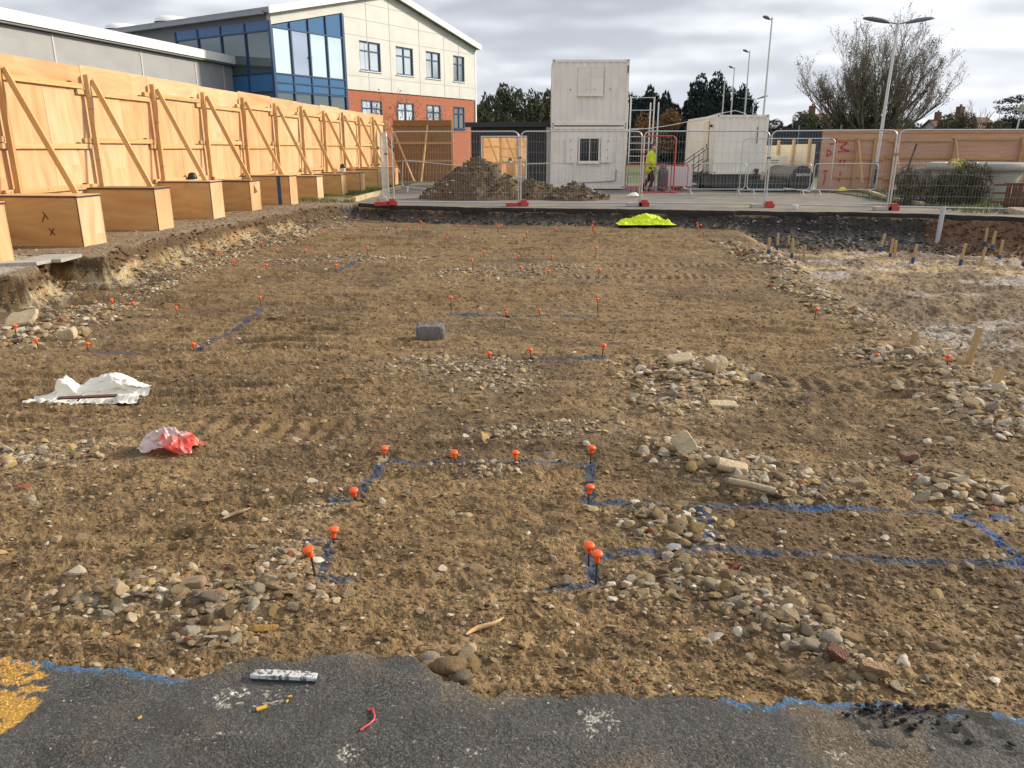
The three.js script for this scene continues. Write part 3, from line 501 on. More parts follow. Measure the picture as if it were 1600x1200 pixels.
slab('brick', 'orange brown brick lying at the end of the rubble trail by the tarmac', 'brick', std({ map: concMap, color: lin(.62, .40, .24), bumpMap: fineBump, bumpScale: .01 }), .095, .036, .045, 1.2, -2.16, -.25, .1, -.15, .8);
slab('brick', 'dark red broken brick wedged in the rubble trail', 'brick', std({ map: brickMap, color: lin(.36, .5, .6), bumpMap: fineBump, bumpScale: .01 }), .075, .038, .045, 1.10, -2.22, -.7, .3, -.2, .9);
slab('brick', 'half buried tan brick among the stones by the yellow marking', 'brick', std({ map: concMap, color: lin(.52, .38, .24) }), .09, .045, .055, -1.28, -2.72, .1, .1, .05, .7);
slab('brick', 'tan brick end lying near the cracked yellow rock', 'brick', std({ map: concMap, color: lin(.62, .44, .26) }), .08, .034, .04, -1.06, -2.42, .1, .05, .05, .6);
slab('brick', 'red topped brick among stones above the long blue line', 'brick', std({ map: brickMap, color: lin(.5, .75, 1.0), bumpMap: fineBump, bumpScale: .01 }), .10, .05, .065, 2.34, -4.2, .05, 0, .05, .6);
slab('brick', 'brown square brick in the rubble right of the clay pipe', 'brick', std({ map: concMap, color: lin(.5, .36, .24) }), .085, .05, .07, 1.86, -3.83, .2, 0, .1, .6);
function rock(name, label, col, sx, sy, sz, x, z, gi, ry) { const m = mesh(name, STONES[gi], typeof col === 'object' && col.isMaterial ? col : std({ map: stoneMap, color: lin(...col), bumpMap: fineBump, bumpScale: .008, roughness: .95 })); m.scale.set(sx, sy, sz); m.rotation.y = ry; m.position.set(x, groundY(x, z) + sy * .4, z); return tag(m, label, 'rock'); }
rock('boulder', 'rounded brown boulder against the broken tarmac edge', [.34, .235, .13], .062, .045, .045, -.215, -2.19, 7, .2);
rock('yellow_rock', 'ochre yellow streaked rock at the end of the stone patch', [.62, .36, .09], .07, .03, .035, -.93, -2.47, 5, .1);
rock('painted_stone', 'stone splashed white and blue on the lower blue line', [.52, .56, .60], .045, .04, .04, .72, -3.10, 6, .6);
slab('tarmac_block', 'black and grey lump of tarmac standing alone on the soil', 'block', M.asphaltLump, .31, .17, .2, -.88, -8.07, .1, .03, .03, .42);
{ const m = mesh('clay_pipe', [tube([V(-.11, .035, -.04), V(.0, .032, .01), V(.11, .02, .06)], .021, 14)], M.conc2); m.position.set(1.27, groundY(1.27, -3.74) + .03, -3.74); tag(m, 'short grey broken pipe in the rubble above the blue line', 'pipe'); }
for (const [x, z, L, r, lab] of [[-.1, -2.5, .17, .55, 'split pale timber splinter on the soil near the tarmac'], [-1.39, -3.52, .15, .7, 'grey weathered wood splinter left of the slanting blue line'], [-.95, -5.49, .16, -1.0, 'grey stick lying in open soil beyond the stones'], [4.3, -7.55, .4, .2, 'thin timber stick by the short peg stump'], [-.98, -2.1, .13, .5, 'white plastic strip lying at the cut tarmac edge']]) {
  const p = []; for (let i = 0; i <= 6; i++) { const t = i / 6 - .5; p.push(V(t * L, .012 + .008 * Math.sin(t * 5), .012 * Math.sin(t * 7))); }
  const m = mesh('splinter', tube(p, [.003, .008, .010, .010, .008, .006, .002].map(v => v * (L > .3 ? 1.6 : 1)), 6), lab.startsWith('white') ? M.white : lab.startsWith('grey') ? std({ map: timMap, color: lin(.55, .62, .8) }) : M.timber[0]); m.position.set(x, groundY(x, z) + .005, z); m.rotation.y = r; tag(m, lab, 'wood scrap');
}
// crumpled cloth and plastic: a folded sheet mesh
function cloth(name, label, cat, mat, w, d, hFn, x, z, turn, colorFn, nx = 70, nz = 50) {
  const g = new THREE.PlaneGeometry(w, d, nx, nz); g.rotateX(-Math.PI / 2); const p = g.attributes.position;
  const y0 = groundY(x, z), ct = Math.cos(turn), sn = Math.sin(turn);
  for (let i = 0; i < p.count; i++) { const X = p.getX(i), Z = p.getZ(i), q = hFn(X / w * 2, Z / d * 2), a = X + q[0], b = Z + q[2]; p.setXYZ(i, a, q[1] + (z > -12 ? groundY(x + a * ct + b * sn, z - a * sn + b * ct) - y0 + .012 : 0), b); }
  if (colorFn) paintGeo(g, colorFn); g.computeVertexNormals(); const m = mesh(name, g, mat); m.position.set(x, groundY(x, z), z); m.rotation.y = turn; return tag(m, label, cat);
}
const fold = (u, v, f, o) => Math.abs(fbm(u * f + o, v * f + o * 1.7, 3) - .5) * 2;
cloth('white_sack', 'crumpled white woven sack spread on the soil', 'sack', M.sack, .95, .5, (u, v) => {
  const e = Math.max(Math.abs(u), Math.abs(v)), back = sst(.1, -.6, v), hump = Math.exp(-((u - .30) ** 2) / .05) * .21 + Math.exp(-((u + .42) ** 2) / .03) * .24 + Math.exp(-((u + .02) ** 2) / .03) * .10 + Math.exp(-((u - .62) ** 2) / .03) * .10;
  const edge = sst(1, .86, Math.abs(u)); return [.05 * (fbm(v * 3, u * 2, 3) - .5) + (u < 0 ? .05 * v : -.02 * v), .012 + edge * hump * back * .78 + .06 * fold(u, v, 2.6, 3) * (1 - .4 * e) + .035 * fold(u, v, 7, 5) + .02 * fold(u, v, 15, 1), .14 * (fbm(u * 2.5 + 9, v * 2, 3) - .5) + back * .10 - .07 * u];
}, -3.31, -5.76, .08).scale.set(.88, .72, .88);
{ const m = mesh('sack_stick', [rod(V(-.12, .03, .12), V(-.13, -.03, .2), .006), rod(V(-.03, .06, .1), V(-.09, -.03, .22), .006), box(.42, .012, .05, .02, .055, .13)], M.brownInner); m.position.set(-3.28, groundY(-3.31, -5.66) + .03, -5.7); m.rotation.y = .15; tag(m, 'dark brown torn lining and twigs showing along the white sack', 'scrap'); }
cloth('plastic_bag', 'crumpled translucent pink and red plastic bag', 'bag', M.pink, .42, .36, (u, v) => {
  const r = Math.hypot(u, v); const b = Math.max(0, 1 - r * r * .8); return [-.35 * u * .1 + .05 * (fbm(u * 3, v * 3, 3) - .5), .012 + .10 * Math.pow(b, .6) * (.55 + .5 * fbm(u * 2 + 4, v * 2, 3)) + .06 * fold(u, v, 4, 7) * b + .03 * fold(u, v, 11, 3) * b, -v * .07 + .07 * (fbm(u * 3 + 20, v * 3, 3) - .5)];
}, -2.14, -4.5, -.2, (x, y, z) => { const t = sst(-.10, .13, x + .4 * (fbm(x * 12, z * 12, 3) - .5)); return mix3([.74, .60, .58], [.78, .085, .05], t * sst(.3, .6, fbm(x * 9 + 3, z * 9, 3) + .15 * t)); });
cloth('hi_vis_jacket', 'yellow high visibility jacket dropped at the foot of the far bank', 'jacket', M.hivis, 1.55, .7, (u, v) => {
  const h = .19 * Math.exp(-((u - .12) ** 2) / .22) * sst(1, -.2, Math.abs(v) * .9) + .12 * fold(u, v, 2.2, 2) + .10 * fold(u, v, 5, 8) + .05 * fold(u, v, 11, 4); const e = sst(1, .7, Math.max(Math.abs(u), Math.abs(v))); return [.12 * (fbm(v * 2, u * 2, 2) - .5), .02 + h * e, .2 * (fbm(u * 2 + 3, v * 2, 3) - .5)];
}, 3.6, -21.25, .03);
// scraps on the tarmac
{
  const stripMap = tex(256, (u, v) => { const a = tn(u, v, 60), b = tn(u, v, 120); const w = lerp(.09, .55, sst(.34, .52, a * .5 + b * .5)); return [w, w, w * .97]; });
  const m = slab('broken_kerb_strip', 'broken strip of white painted tarmac lying at the cut edge', 'debris', std({ map: stripMap, roughness: .9 }), .215, .02, .036, -.715, -2.045, -.06, 0, 0, .5); m.position.y = .012;
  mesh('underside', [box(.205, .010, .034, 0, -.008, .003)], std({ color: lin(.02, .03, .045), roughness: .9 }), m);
  const s = mesh('red_strap', tube([V(-.012, .006, -.035), V(.002, .006, -.042), V(.004, .006, -.03), V(.012, .005, -.012), V(.012, .005, .004), V(.003, .005, .02), V(-.01, .005, .034), V(-.02, .005, .046)], .0032, 6), M.redPlastic); s.position.set(-.415, .001, -1.86); tag(s, 'curled red plastic tie on the tarmac', 'strap');
  [[-.745, -1.905, .03, .4], [-.675, -1.955, .012, .2], [-.678, -1.935, .009, 1.2], [-1.09, -1.865, .011, .9]].forEach(([x, z, L, r], i) => { const g = box(L, .005, L * .42), q = mesh('yellow_chip', g, M.yellowPaint); q.position.set(x, .006, z); q.rotation.set(.08, r, .05); tag(q, i ? 'tiny flake of yellow road paint on the tarmac' : 'largest yellow paint flake beside the white spatter', 'paint chip', i ? 'yellow paint flakes' : undefined); });
  seed(5); const lumps = []; for (let i = 0; i < 170; i++) { const a = i < 110; lumps.push(a ? [rr(1.0, 1.3) + rr(-.06, .06), -1.9 + Math.abs(rr(0, .14)) * rnd() - .02, .003 + .011 * Math.pow(rnd(), 2)] : [rr(-1.4, 1.6), rr(-2.0, -1.6), rr(.0015, .004)]); }
  const im = new THREE.InstancedMesh(PEBBLES[1], std({ color: lin(1, 1, 1), roughness: .95 }), lumps.length), o = new THREE.Object3D(), c = new THREE.Color();
  lumps.forEach(([x, z, s], i) => { o.position.set(x, .002 + s * .4, z); o.rotation.set(rnd() * 6, rnd() * 6, 0); o.scale.setScalar(s); o.updateMatrix(); im.setMatrixAt(i, o.matrix); i < 110 ? im.setColorAt(i, c.setRGB(.018, .016, .016)) : im.setColorAt(i, c.setRGB(...pick([[.3, .24, .17], [.45, .42, .38], [.15, .11, .07]]))); });
  im.name = 'tarmac_crumbs'; fin(im); im.userData = { kind: 'stuff', label: 'black crumbs and grit on the near tarmac', category: 'debris' }; scene.add(im);
  [[1.40, -1.76, .014], [1.29, -1.77, .012], [1.17, -1.745, .010]].forEach(([x, z, s], i) => { const q = fin(new THREE.Mesh(STONES[i], i < 2 ? std({ color: lin(.02, .018, .018), roughness: .95 }) : stoneMats[8])); q.name = numbered(i < 2 ? 'tarmac_lump' : 'pebble'); q.position.set(x, s * .5, z); q.scale.setScalar(s); scene.add(q); tag(q, i < 2 ? 'black tarmac crumb lying on its own on the tarmac' : 'single pale pebble on the tarmac', i < 2 ? 'tarmac lump' : 'pebble', i < 2 ? 'black tarmac lumps' : undefined); });
}

// ---------------------------------------------------------------- plywood hoarding on the left with its ballast boxes
seed(21);
const HX = z => -8.72 + .083 * (-z - 16);            // line of the hoarding face
const HDIR = V(.083, 0, -1).normalize(), HOUT = V(1, 0, .083).normalize();
{
  const t = thing('plywood_hoarding', 'tall sunlit plywood hoarding with raking timber braces along the pit', 'hoarding', [0, 0, 0]);
  const H = 3.2, step = 2.5, i0 = -4, i1 = 10, P = i => { const z = -(16.6 + i * step); return V(HX(z), 0, z); };
  const at3 = (p, out, y, along = 0) => p.clone().addScaledVector(HOUT, out).addScaledVector(HDIR, along).setY(y);
  const pm = (i) => M.plys[(i * 7 + 30) % 5];
  for (let i = i0; i < i1; i++) {
    const a = P(i), b = P(i + 1), c = a.clone().add(b).multiplyScalar(.5);
    // sheets 1.22 wide below, a strip along the top
    for (const f of [-.25, .25]) { const g = box(step / 2 - .006, 2.66, .018); g.rotateY(Math.PI / 2 - .083); const p = at3(c, -.02 - .004 * ((i + (f > 0)) & 1), 1.36, f * step); g.translate(p.x, p.y, p.z); mesh('sheet', g, pm(i * 2 + (f > 0) + (i === 2 ? 1 : 0)), t); }
    { const g = box(step - .008, .60 + (i % 3 ? 0 : .03), .018); g.rotateY(Math.PI / 2 - .083); const p = at3(c, -.024, H - .31 + .015 * Math.sin(i * 2.3), 0); g.translate(p.x, p.y, p.z); mesh('top_strip', g, pm(i + 3), t); }
    // three rails, alternately a little higher and lower where they lap behind the posts
    for (const [k, y] of [[0, 2.74], [1, 1.70], [2, .80]]) { const dy = ((i + k) & 1) ? .055 : -.055; mesh('rail', bar(at3(a, .028, y + dy, -.28), at3(b, .028, y + dy, -.06), .045, .095), M.timber[(i + k + 9) % 3], t); mesh('packer', bar(at3(b, .026, y + dy + .01, -.5), at3(b, .026, y + dy + .01, -.42), .04, .13), M.darkTimber, t); }
  }
  for (let i = i0; i <= i1; i++) {
    const a = P(i); mesh('post', bar(at3(a, .10, -.1), at3(a, .10, 3.02 + .03 * Math.sin(i * 3)), .075, .10, HOUT), M.timber[(i + 8) % 4], t);
    mesh('brace', bar(at3(a, .16, 2.92, .07), at3(a, 1.28, .45, .07), .047, .10), M.timber[(i + 5) % 3], t);
  }
}
{
  const B = [[-7.5, -10.9, .86], [-7.36, -13.33, .84], [-7.26, -16.05, .84], [-7.16, -18.8, .86], [-7.05, -21.3, .78], [-6.62, -23.6, .84], [-6.42, -26.1, .74], [-6.15, -28.6, .72], [-5.92, -31, .72], [-5.65, -33.5, .80], [-5.3, -35.9, .80]];
  const LAB = ['plywood ballast box half cut off beside the paving slabs', 'plywood ballast box with two dark cross marks on its side', 'plywood ballast box with knots and a grey top', 'plywood ballast box standing before the black bollard', 'plywood ballast box with a brown top and stained side', 'plywood ballast box with a blue paint stripe down its side', 'plywood ballast box just past the blue striped one', 'plywood ballast box where the grass verge begins', 'plywood ballast box standing on the grass verge', 'plywood ballast box beside the far bollard', 'plywood ballast box at the corner by the brown fence'];
  B.forEach(([x, z, h], i) => {
    const L = 1.5, W = .64, t = thing('ballast_box', LAB[i], 'ballast box', [x, -.02, z], -.083 - .03 * Math.sin(i * 2), 'plywood ballast boxes along the hoarding');
    const m1 = M.boxPly[i % 3], m2 = M.boxPly[(i + 1) % 3];
    mesh('side_board', [box(L, h, .018, -L / 2, h / 2, -.009)], m1, t); mesh('side_board', [box(L, h, .018, -L / 2, h / 2, -W + .009)], m1, t);
    mesh('end_board', [box(.018, h, W - .04, -.010, h / 2, -W / 2)], M.plys[(i + 2) % 5], t); mesh('end_board', [box(.018, h, W - .04, -L + .010, h / 2, -W / 2)], m2, t);
    mesh('lid', [box(L + .02, .018, W + .02, -L / 2, h + .010, -W / 2)], [2, 4].includes(i) ? std({ map: plyMap, color: lin(.42, .38, .36) }) : M.plys[i % 5], t);
    mesh('edge_tape', [box(L + .024, .024, .006, -L / 2, h - .004, .014), box(.006, .024, W + .03, .014, h - .004, -W / 2), box(.014, h - .03, .004, -.012, h / 2 - .01, .003)], M.edgeTape, t);
    if (i === 1) mesh('cross_marks', [...[[-.55, .25, .7], [-.55, .25, -.6], [-.62, .52, .6], [-.66, .48, -.5]].map(([cx, cy, r]) => { const g = box(.02, .15, .003); g.rotateZ(r); g.translate(cx, cy, .0025); return g; })], M.brownInner, t);
    if (i === 5) mesh('paint_stripe', [box(.11, h - .03, .003, -.33, h / 2, .0025)], M.bluePaint, t);
  });
}
// paving slabs by the first box
[[-7.15, -11.25, .1], [-7.85, -11.1, .05], [-7.0, -11.75, -.1]].forEach(([x, z, r], i) => { const g = box(.62, .05, .5), m = mesh('paving_slab', g, M.concrete); m.position.set(x, .0, z); m.rotation.set(.04 * i - .05, r, .03); tag(m, ['cracked grey paving slab overhanging the cut bank', 'grey paving slab beside the half hidden ballast box', 'small tilted paving slab behind the overhanging one'][i], 'paving slab'); });
// bollards and a red stub on the verge
[[-8.2, -20.4, 1.0, 'black bollard with a white band behind the ballast boxes'], [-7.0, -33, .98, 'far black bollard with a white band near the fence corner']].forEach(([x, z, h, l]) => {
  const t = thing('bollard', l, 'bollard', [x, -.02, z]); mesh('post', cyl(.11, .11, h - .3, 0, (h - .3) / 2, 0), M.black, t); mesh('reflective_band', cyl(.108, .108, .17, 0, h - .215, 0), M.silver, t); mesh('cap', lathe([[.112, h - .13], [.115, h - .1], [.105, h - .03], [.07, h + .02], [0, h + .04]].reverse()), M.black, t);
});
{ const m = mesh('red_pipe_stub', [cyl(.05, .065, .9, 0, .45, 0, 16), cyl(.07, .07, .05, 0, .8, 0, 16)], std({ color: lin(.42, .085, .03), roughness: .7 })); m.position.set(-7.75, 0, -20.6); tag(m, 'rusty red pipe stub standing behind the brown topped box', 'pipe'); }

// ---------------------------------------------------------------- brown close-boarded fence at the corner
seed(31);
{
  const t = thing('boarded_fence', 'brown close-boarded timber fence panel with two raking props', 'fence', [-5.95, 0, -40.5], -.02), W = 2.9, H = 2.95;
  const boards = []; for (let i = 0; i < 24; i++) { boards.push(box(W / 24 - .004, H - .1 + .01 * (i % 3), .02, (i + .5) * W / 24, H / 2 - .05, .004 * (i % 2))); }
  mesh('boards', boards, M.brownBoard, t); mesh('capping', [box(W, .28, .03, W / 2, H - .14, .03)], std({ map: timMap, color: lin(.5, .36, .28) }), t);
  for (const y of [1.0, 1.85]) mesh('rail', [box(W, .10, .05, W / 2, y, .04)], M.timber[3], t);
  mesh('post', [box(.1, H, .1, W + .06, H / 2, 0)], M.timber[1], t);
  mesh('prop', bar(V(.05, 2.4, .1), V(1.15, .03, 1.3), .07, .07), M.timber[1], t); mesh('prop', bar(V(1.75, 2.7, .1), V(1.5, .03, 1.4), .07, .07), M.timber[2], t);
}
// ---------------------------------------------------------------- right-hand hoarding
{
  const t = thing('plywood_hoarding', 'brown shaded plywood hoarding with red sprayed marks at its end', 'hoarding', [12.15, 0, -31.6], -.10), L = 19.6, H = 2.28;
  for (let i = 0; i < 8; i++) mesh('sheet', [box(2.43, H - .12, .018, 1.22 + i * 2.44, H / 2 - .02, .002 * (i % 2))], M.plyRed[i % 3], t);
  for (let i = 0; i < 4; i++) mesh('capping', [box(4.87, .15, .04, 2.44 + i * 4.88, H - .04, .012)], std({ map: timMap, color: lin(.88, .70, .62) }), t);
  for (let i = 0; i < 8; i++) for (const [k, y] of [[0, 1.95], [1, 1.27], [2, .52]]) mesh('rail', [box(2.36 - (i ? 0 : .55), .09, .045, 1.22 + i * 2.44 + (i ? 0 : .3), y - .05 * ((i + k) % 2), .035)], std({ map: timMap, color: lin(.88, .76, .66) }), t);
  for (const [x, y] of [[1.35, 0], [2.0, 1], [2.75, 0], [4.95, 0], [7.4, 0], [9.8, 0], [12.2, 0], [14.6, 0]]) { mesh('post', [box(.07, 2.0, .09, x, 1.0, .1)], M.timber[3], t); if (x !== 2.0) mesh('prop', bar(V(x, 1.86, .16), V(x + .14, .3, .75), .045, .08), M.timber[0], t); }
  const red = std({ color: lin(.50, .06, .07), roughness: .8 }), st = (pts, z = .014) => pts.slice(1).map((p, i) => bar(V(pts[i][0], pts[i][1], z), V(p[0], p[1], z), .075, .004, V(0, 0, 1)));
  mesh('sprayed_marks', [...st([[.30, 1.98], [.55, 1.94], [.52, 1.78], [.32, 1.76]]), ...st([[.62, 1.84], [.98, 1.82], [.72, 1.62], [1.08, 1.50], [.66, 1.47]]), ...st([[.28, 1.55], [.44, 1.42], [.26, 1.30], [.26, 1.56]]), ...st([[.75, 1.2], [1.02, 1.19]]), ...st([[.80, 1.2], [.76, .98]]), ...st([[.96, 1.2], [.93, 1.0]]), ...st([[.24, .78], [.28, .5], [.24, .2]]), ...st([[.36, .75], [.20, .72]]), ...st([[.86, .72], [.82, .34]])], red, t);
}
// cream painted hoarding running back behind the tank, with its posts
{
  const a = V(12.05, 0, -31.9), b = V(10.2, 0, -37.5), d = b.clone().sub(a), L = d.length(), t = thing('cream_hoarding', 'cream painted board hoarding with timber posts standing proud of it', 'hoarding', [a.x, 0, a.z], Math.atan2(-d.z, d.x));
  for (let i = 0; i < 5; i++) { const x = (i + .5) * L / 5; mesh('sheet', [box(L / 5 - .02, 1.78 - i * .045, .02, x, .88, 0)], M.creamPaint, t); }
  for (let i = 0; i < 6; i++) mesh('post', [box(.09, 2.0 - i * .05, .09, .3 + i * L / 6, .98, -.06)], M.timber[0], t);
}
{ const t = thing('mesh_screen_fence', 'dark screened sports fence beyond the cream hoarding', 'fence', [14.2, 0, -47], .05); mesh('screen', [box(7.5, 2.55, .02, 3.75, 1.27, 0)], std({ color: lin(.03, .036, .055), roughness: .9 }), t); for (const x of [0, 2.5, 5, 7.5]) mesh('post', [box(.07, 2.9, .07, x, 1.45, .05)], M.lampGrey, t); }

// ---------------------------------------------------------------- temporary mesh fencing
function mesh_panel(name, label, a, b, H, group, lean = 0, extraBar = true) {
  const d = V(b[0] - a[0], 0, b[1] - a[1]), L = d.length() - .06, t = thing(name, label, 'fence panel', [(a[0] + b[0]) / 2, .0, (a[1] + b[1]) / 2], Math.atan2(-d.z, d.x), group); t.rotation.z = lean;
  mesh('frame', [tube(roundRect(L, H - .1, .16, .1, [0, 0, 1, 1]), .020, 8, true), rod(V(-L / 2, -.02, 0), V(-L / 2, .12, 0), .018), rod(V(L / 2, -.02, 0), V(L / 2, .12, 0), .018)], M.galv, t);
  const w = [], n = Math.round(L / .075); for (let i = 1; i < n; i++) w.push(tube([V(-L / 2 + i * L / n, .12, 0), V(-L / 2 + i * L / n, H - .02, 0)], .0016, 3)); for (let k = 1; k < 7; k++) w.push(tube([V(-L / 2, .1 + k * (H - .1) / 7, .003), V(L / 2, .1 + k * (H - .1) / 7, .003)], .0022, 3));
  mesh('wire_infill', w, M.wire, t); return t;
}
{
  const F = [[-3.5, -23.2], [.22, -22.75], [3.7, -22.75], [7.12, -22.2], [10.15, -21.2], [13.5, -20.4]];
  const lab = ['galvanised mesh fence panel standing before the tall soil heap', 'galvanised mesh fence panel standing before the stacked cabins', 'galvanised mesh fence panel before the red gate and steps', 'galvanised mesh fence panel before the black tank', 'galvanised mesh fence panel before the concrete planter'];
  for (let i = 0; i < 5; i++) mesh_panel('mesh_fence_panel', lab[i], F[i], F[i + 1], 2.06, 'temporary mesh fence panels', [0, 0, .0, 0, -.005][i]);
  mesh_panel('mesh_fence_panel', 'mesh fence panel running back edge-on along the verge', [-3.62, -23.2], [-4.35, -26.6], 2.06, 'temporary mesh fence panels');
  mesh_panel('mesh_fence_panel', 'rear mesh fence panel standing close to the cream hoarding', [8.55, -29.9], [11.95, -29.7], 1.95, 'temporary mesh fence panels');
  const foot = ['red rubber fence foot at the verge corner', 'red rubber fence foot before the soil heap', 'red rubber fence foot above the yellow jacket', 'red and grey fence foot before the white site unit', 'red fence foot beside the planted bed'];
  F.slice(0, 5).forEach(([x, z], i) => { const t = thing('fence_foot', foot[i], 'fence foot', [x + (i === 0 ? -.15 : 0), .0, z + .02], [.3, .1, 0, .1, 0][i], 'fence feet'); const g = new THREE.CylinderGeometry(.1, .13, .26, 4, 1); g.rotateY(Math.PI / 4); g.rotateZ(Math.PI / 2); mesh('block', [box(.30, .11, .22, .1, .062, 0), box(.16, .07, .2, .12, .15, 0)], M.redFoot, t); mesh('base', [box(.42, .10, .22, -.18, .055, 0)], i > 1 ? M.concFoot : M.redFoot, t); mesh('clamp', [box(.10, .06, .06, 0, i % 2 ? 1.35 : 1.45, 0)], M.lampGrey, t); });
}
function barrier(label, x0, x1, z, z2, group, H = 1.08, lean = 0, mat = M.galv, name = 'crowd_barrier', lift = 0) {
  const L = Math.hypot(x1 - x0, z2 - z), t = thing(name, label, 'barrier', [(x0 + x1) / 2, lift, (z + z2) / 2], Math.atan2(-(z2 - z), x1 - x0), group); t.rotation.z = lean;
  mesh('frame', [tube(roundRect(L - .03, H - .18, .12, .18), .017, 7, true)], mat, t);
  const w = [], n = Math.round(L / .13); for (let i = 1; i < n; i++) w.push(tube([V(-L / 2 + i * L / n, .19, 0), V(-L / 2 + i * L / n, H - .01, 0)], .004, 4)); mesh('upright_bars', w, mat === M.galv ? M.wire : mat, t);
  for (const s of [-1, 1]) mesh('foot', [bar(V(s * (L / 2 - .25), .18, 0), V(s * (L / 2 - .25) + .05, .0, .16), .035, .012), bar(V(s * (L / 2 - .25), .18, 0), V(s * (L / 2 - .25) - .05, 0, -.16), .035, .012)], mat, t);
  return t;
}
barrier('grey crowd barrier leaning askew before the brown fence', -4.05, -1.75, -28.9, -28.4, 'crowd barriers', 1.1, -.09);
barrier('grey crowd barrier behind the soil heap by the cabin', -1.7, .45, -29.2, -29.0, 'crowd barriers');
barrier('grey crowd barrier in front of the lower stacked cabin', .5, 2.35, -29.0, -29.2, 'crowd barriers', 1.08, .02);
barrier('grey crowd barrier before the dark base of the white unit', 6.25, 8.5, -28.9, -28.9, 'crowd barriers');
barrier('grey crowd barrier between the white unit and the tank', 8.55, 10.75, -28.9, -28.6, 'crowd barriers');
barrier('grey crowd barrier directly before the black tank', 10.8, 13.1, -28.5, -28.5, 'crowd barriers');
barrier('grey crowd barrier before the right hoarding by the lamp post', 13.9, 16.2, -29, -29.3, 'crowd barriers');
barrier('grey crowd barrier half hidden behind the planter bush', 16.3, 18.6, -29.3, -29, 'crowd barriers');
barrier('low red barrier beside the access ladder', 4.35, 4.95, -30.6, -30.2, 'red barriers', 1.02, 0, M.redPaint, 'red_barrier');
barrier('low red barrier beside the black steps', 6.05, 6.75, -30.3, -30.5, 'red barriers', 1.02, 0, M.redPaint, 'red_barrier');
barrier('red barrier across the pedestrian gateway', 5.0, 6.0, -30.0, -29.9, 'red barriers', 1.04, 0, M.redPaint, 'red_barrier');
{ const t = thing('red_gateway', 'tall red tubular pedestrian gateway frame', 'gate', [5.48, 0, -29.75], 0); mesh('frame', tube(roundRect(1.16, 2.02, .16, .02, [0, 0, 1, 1]), .026, 8, true), M.redPaint, t); mesh('foot', [box(.14, .05, .6, -.58, .025, 0)], M.redPaint, t); mesh('foot', [box(.14, .05, .6, .58, .025, 0)], M.redPaint, t); }
{ const m = mesh('notice_board', [box(1.1, .75, .02, 0, .55, 0)], std({ color: lin(.70, .60, .60), roughness: .6 })); m.position.set(6.55, 0, -31.3); tag(m, 'pale pink notice panel behind the red barriers', 'panel'); }

// ---------------------------------------------------------------- site cabins
seed(41);
function shellFrame(W, H, D, c = .09) { // corner posts, rails
  const g = []; for (const x of [c / 2, W - c / 2]) for (const z of [-c / 2, -D + c / 2]) g.push(box(c, H - .24, c, x, H / 2, z));
  for (const y of [.07, H - .06]) { for (const z of [-c / 2, -D + c / 2]) g.push(box(W - .24, y < 1 ? .13 : .09, c - .01, W / 2, y, z)); for (const x of [c / 2, W - c / 2]) g.push(box(c - .01, y < 1 ? .13 : .09, D - .24, x, y, -D / 2)); } return g;
}
function containerUnit(label, x, y, z, W, H, D, turn, mat, pitch) {
  const t = thing('site_cabin', label, 'cabin', [x, y, z], turn); mesh('frame', shellFrame(W, H, D), mat, t);
  const f = corrugated(W - .18, H - .2, pitch, .03); f.translate(.09, .1, -.02); mesh('front_wall', f, mat, t);
  for (const s of [0, 1]) { const g = corrugated(D - .18, H - .2, pitch, .03); g.rotateY(s ? Math.PI / 2 : -Math.PI / 2); g.translate(s ? W - .02 : .02, .1, s ? -.09 : -D + .09); mesh('side_wall', g, mat, t); }
  mesh('back_wall', [box(W - .18, H - .2, .03, W / 2, H / 2, -D + .04)], mat, t); mesh('roof', [box(W - .1, .03, D - .1, W / 2, H - .03, -D / 2)], mat, t); mesh('floor', [box(W - .1, .04, D - .1, W / 2, .06, -D / 2)], M.darkGrey, t);
  for (const cx of [0, W - .13]) for (const cy of [0, H - .12]) { const c = mesh('corner_casting', [box(.135, .122, .135, cx + .065, cy + .06, -.06)], mat, t); mesh('socket', [(() => { const g = new THREE.CircleGeometry(.035, 14); g.scale(.75, 1, 1); g.translate(cx + .065, cy + .06, .0095); return g; })()], M.black, c); }
  return t;
}
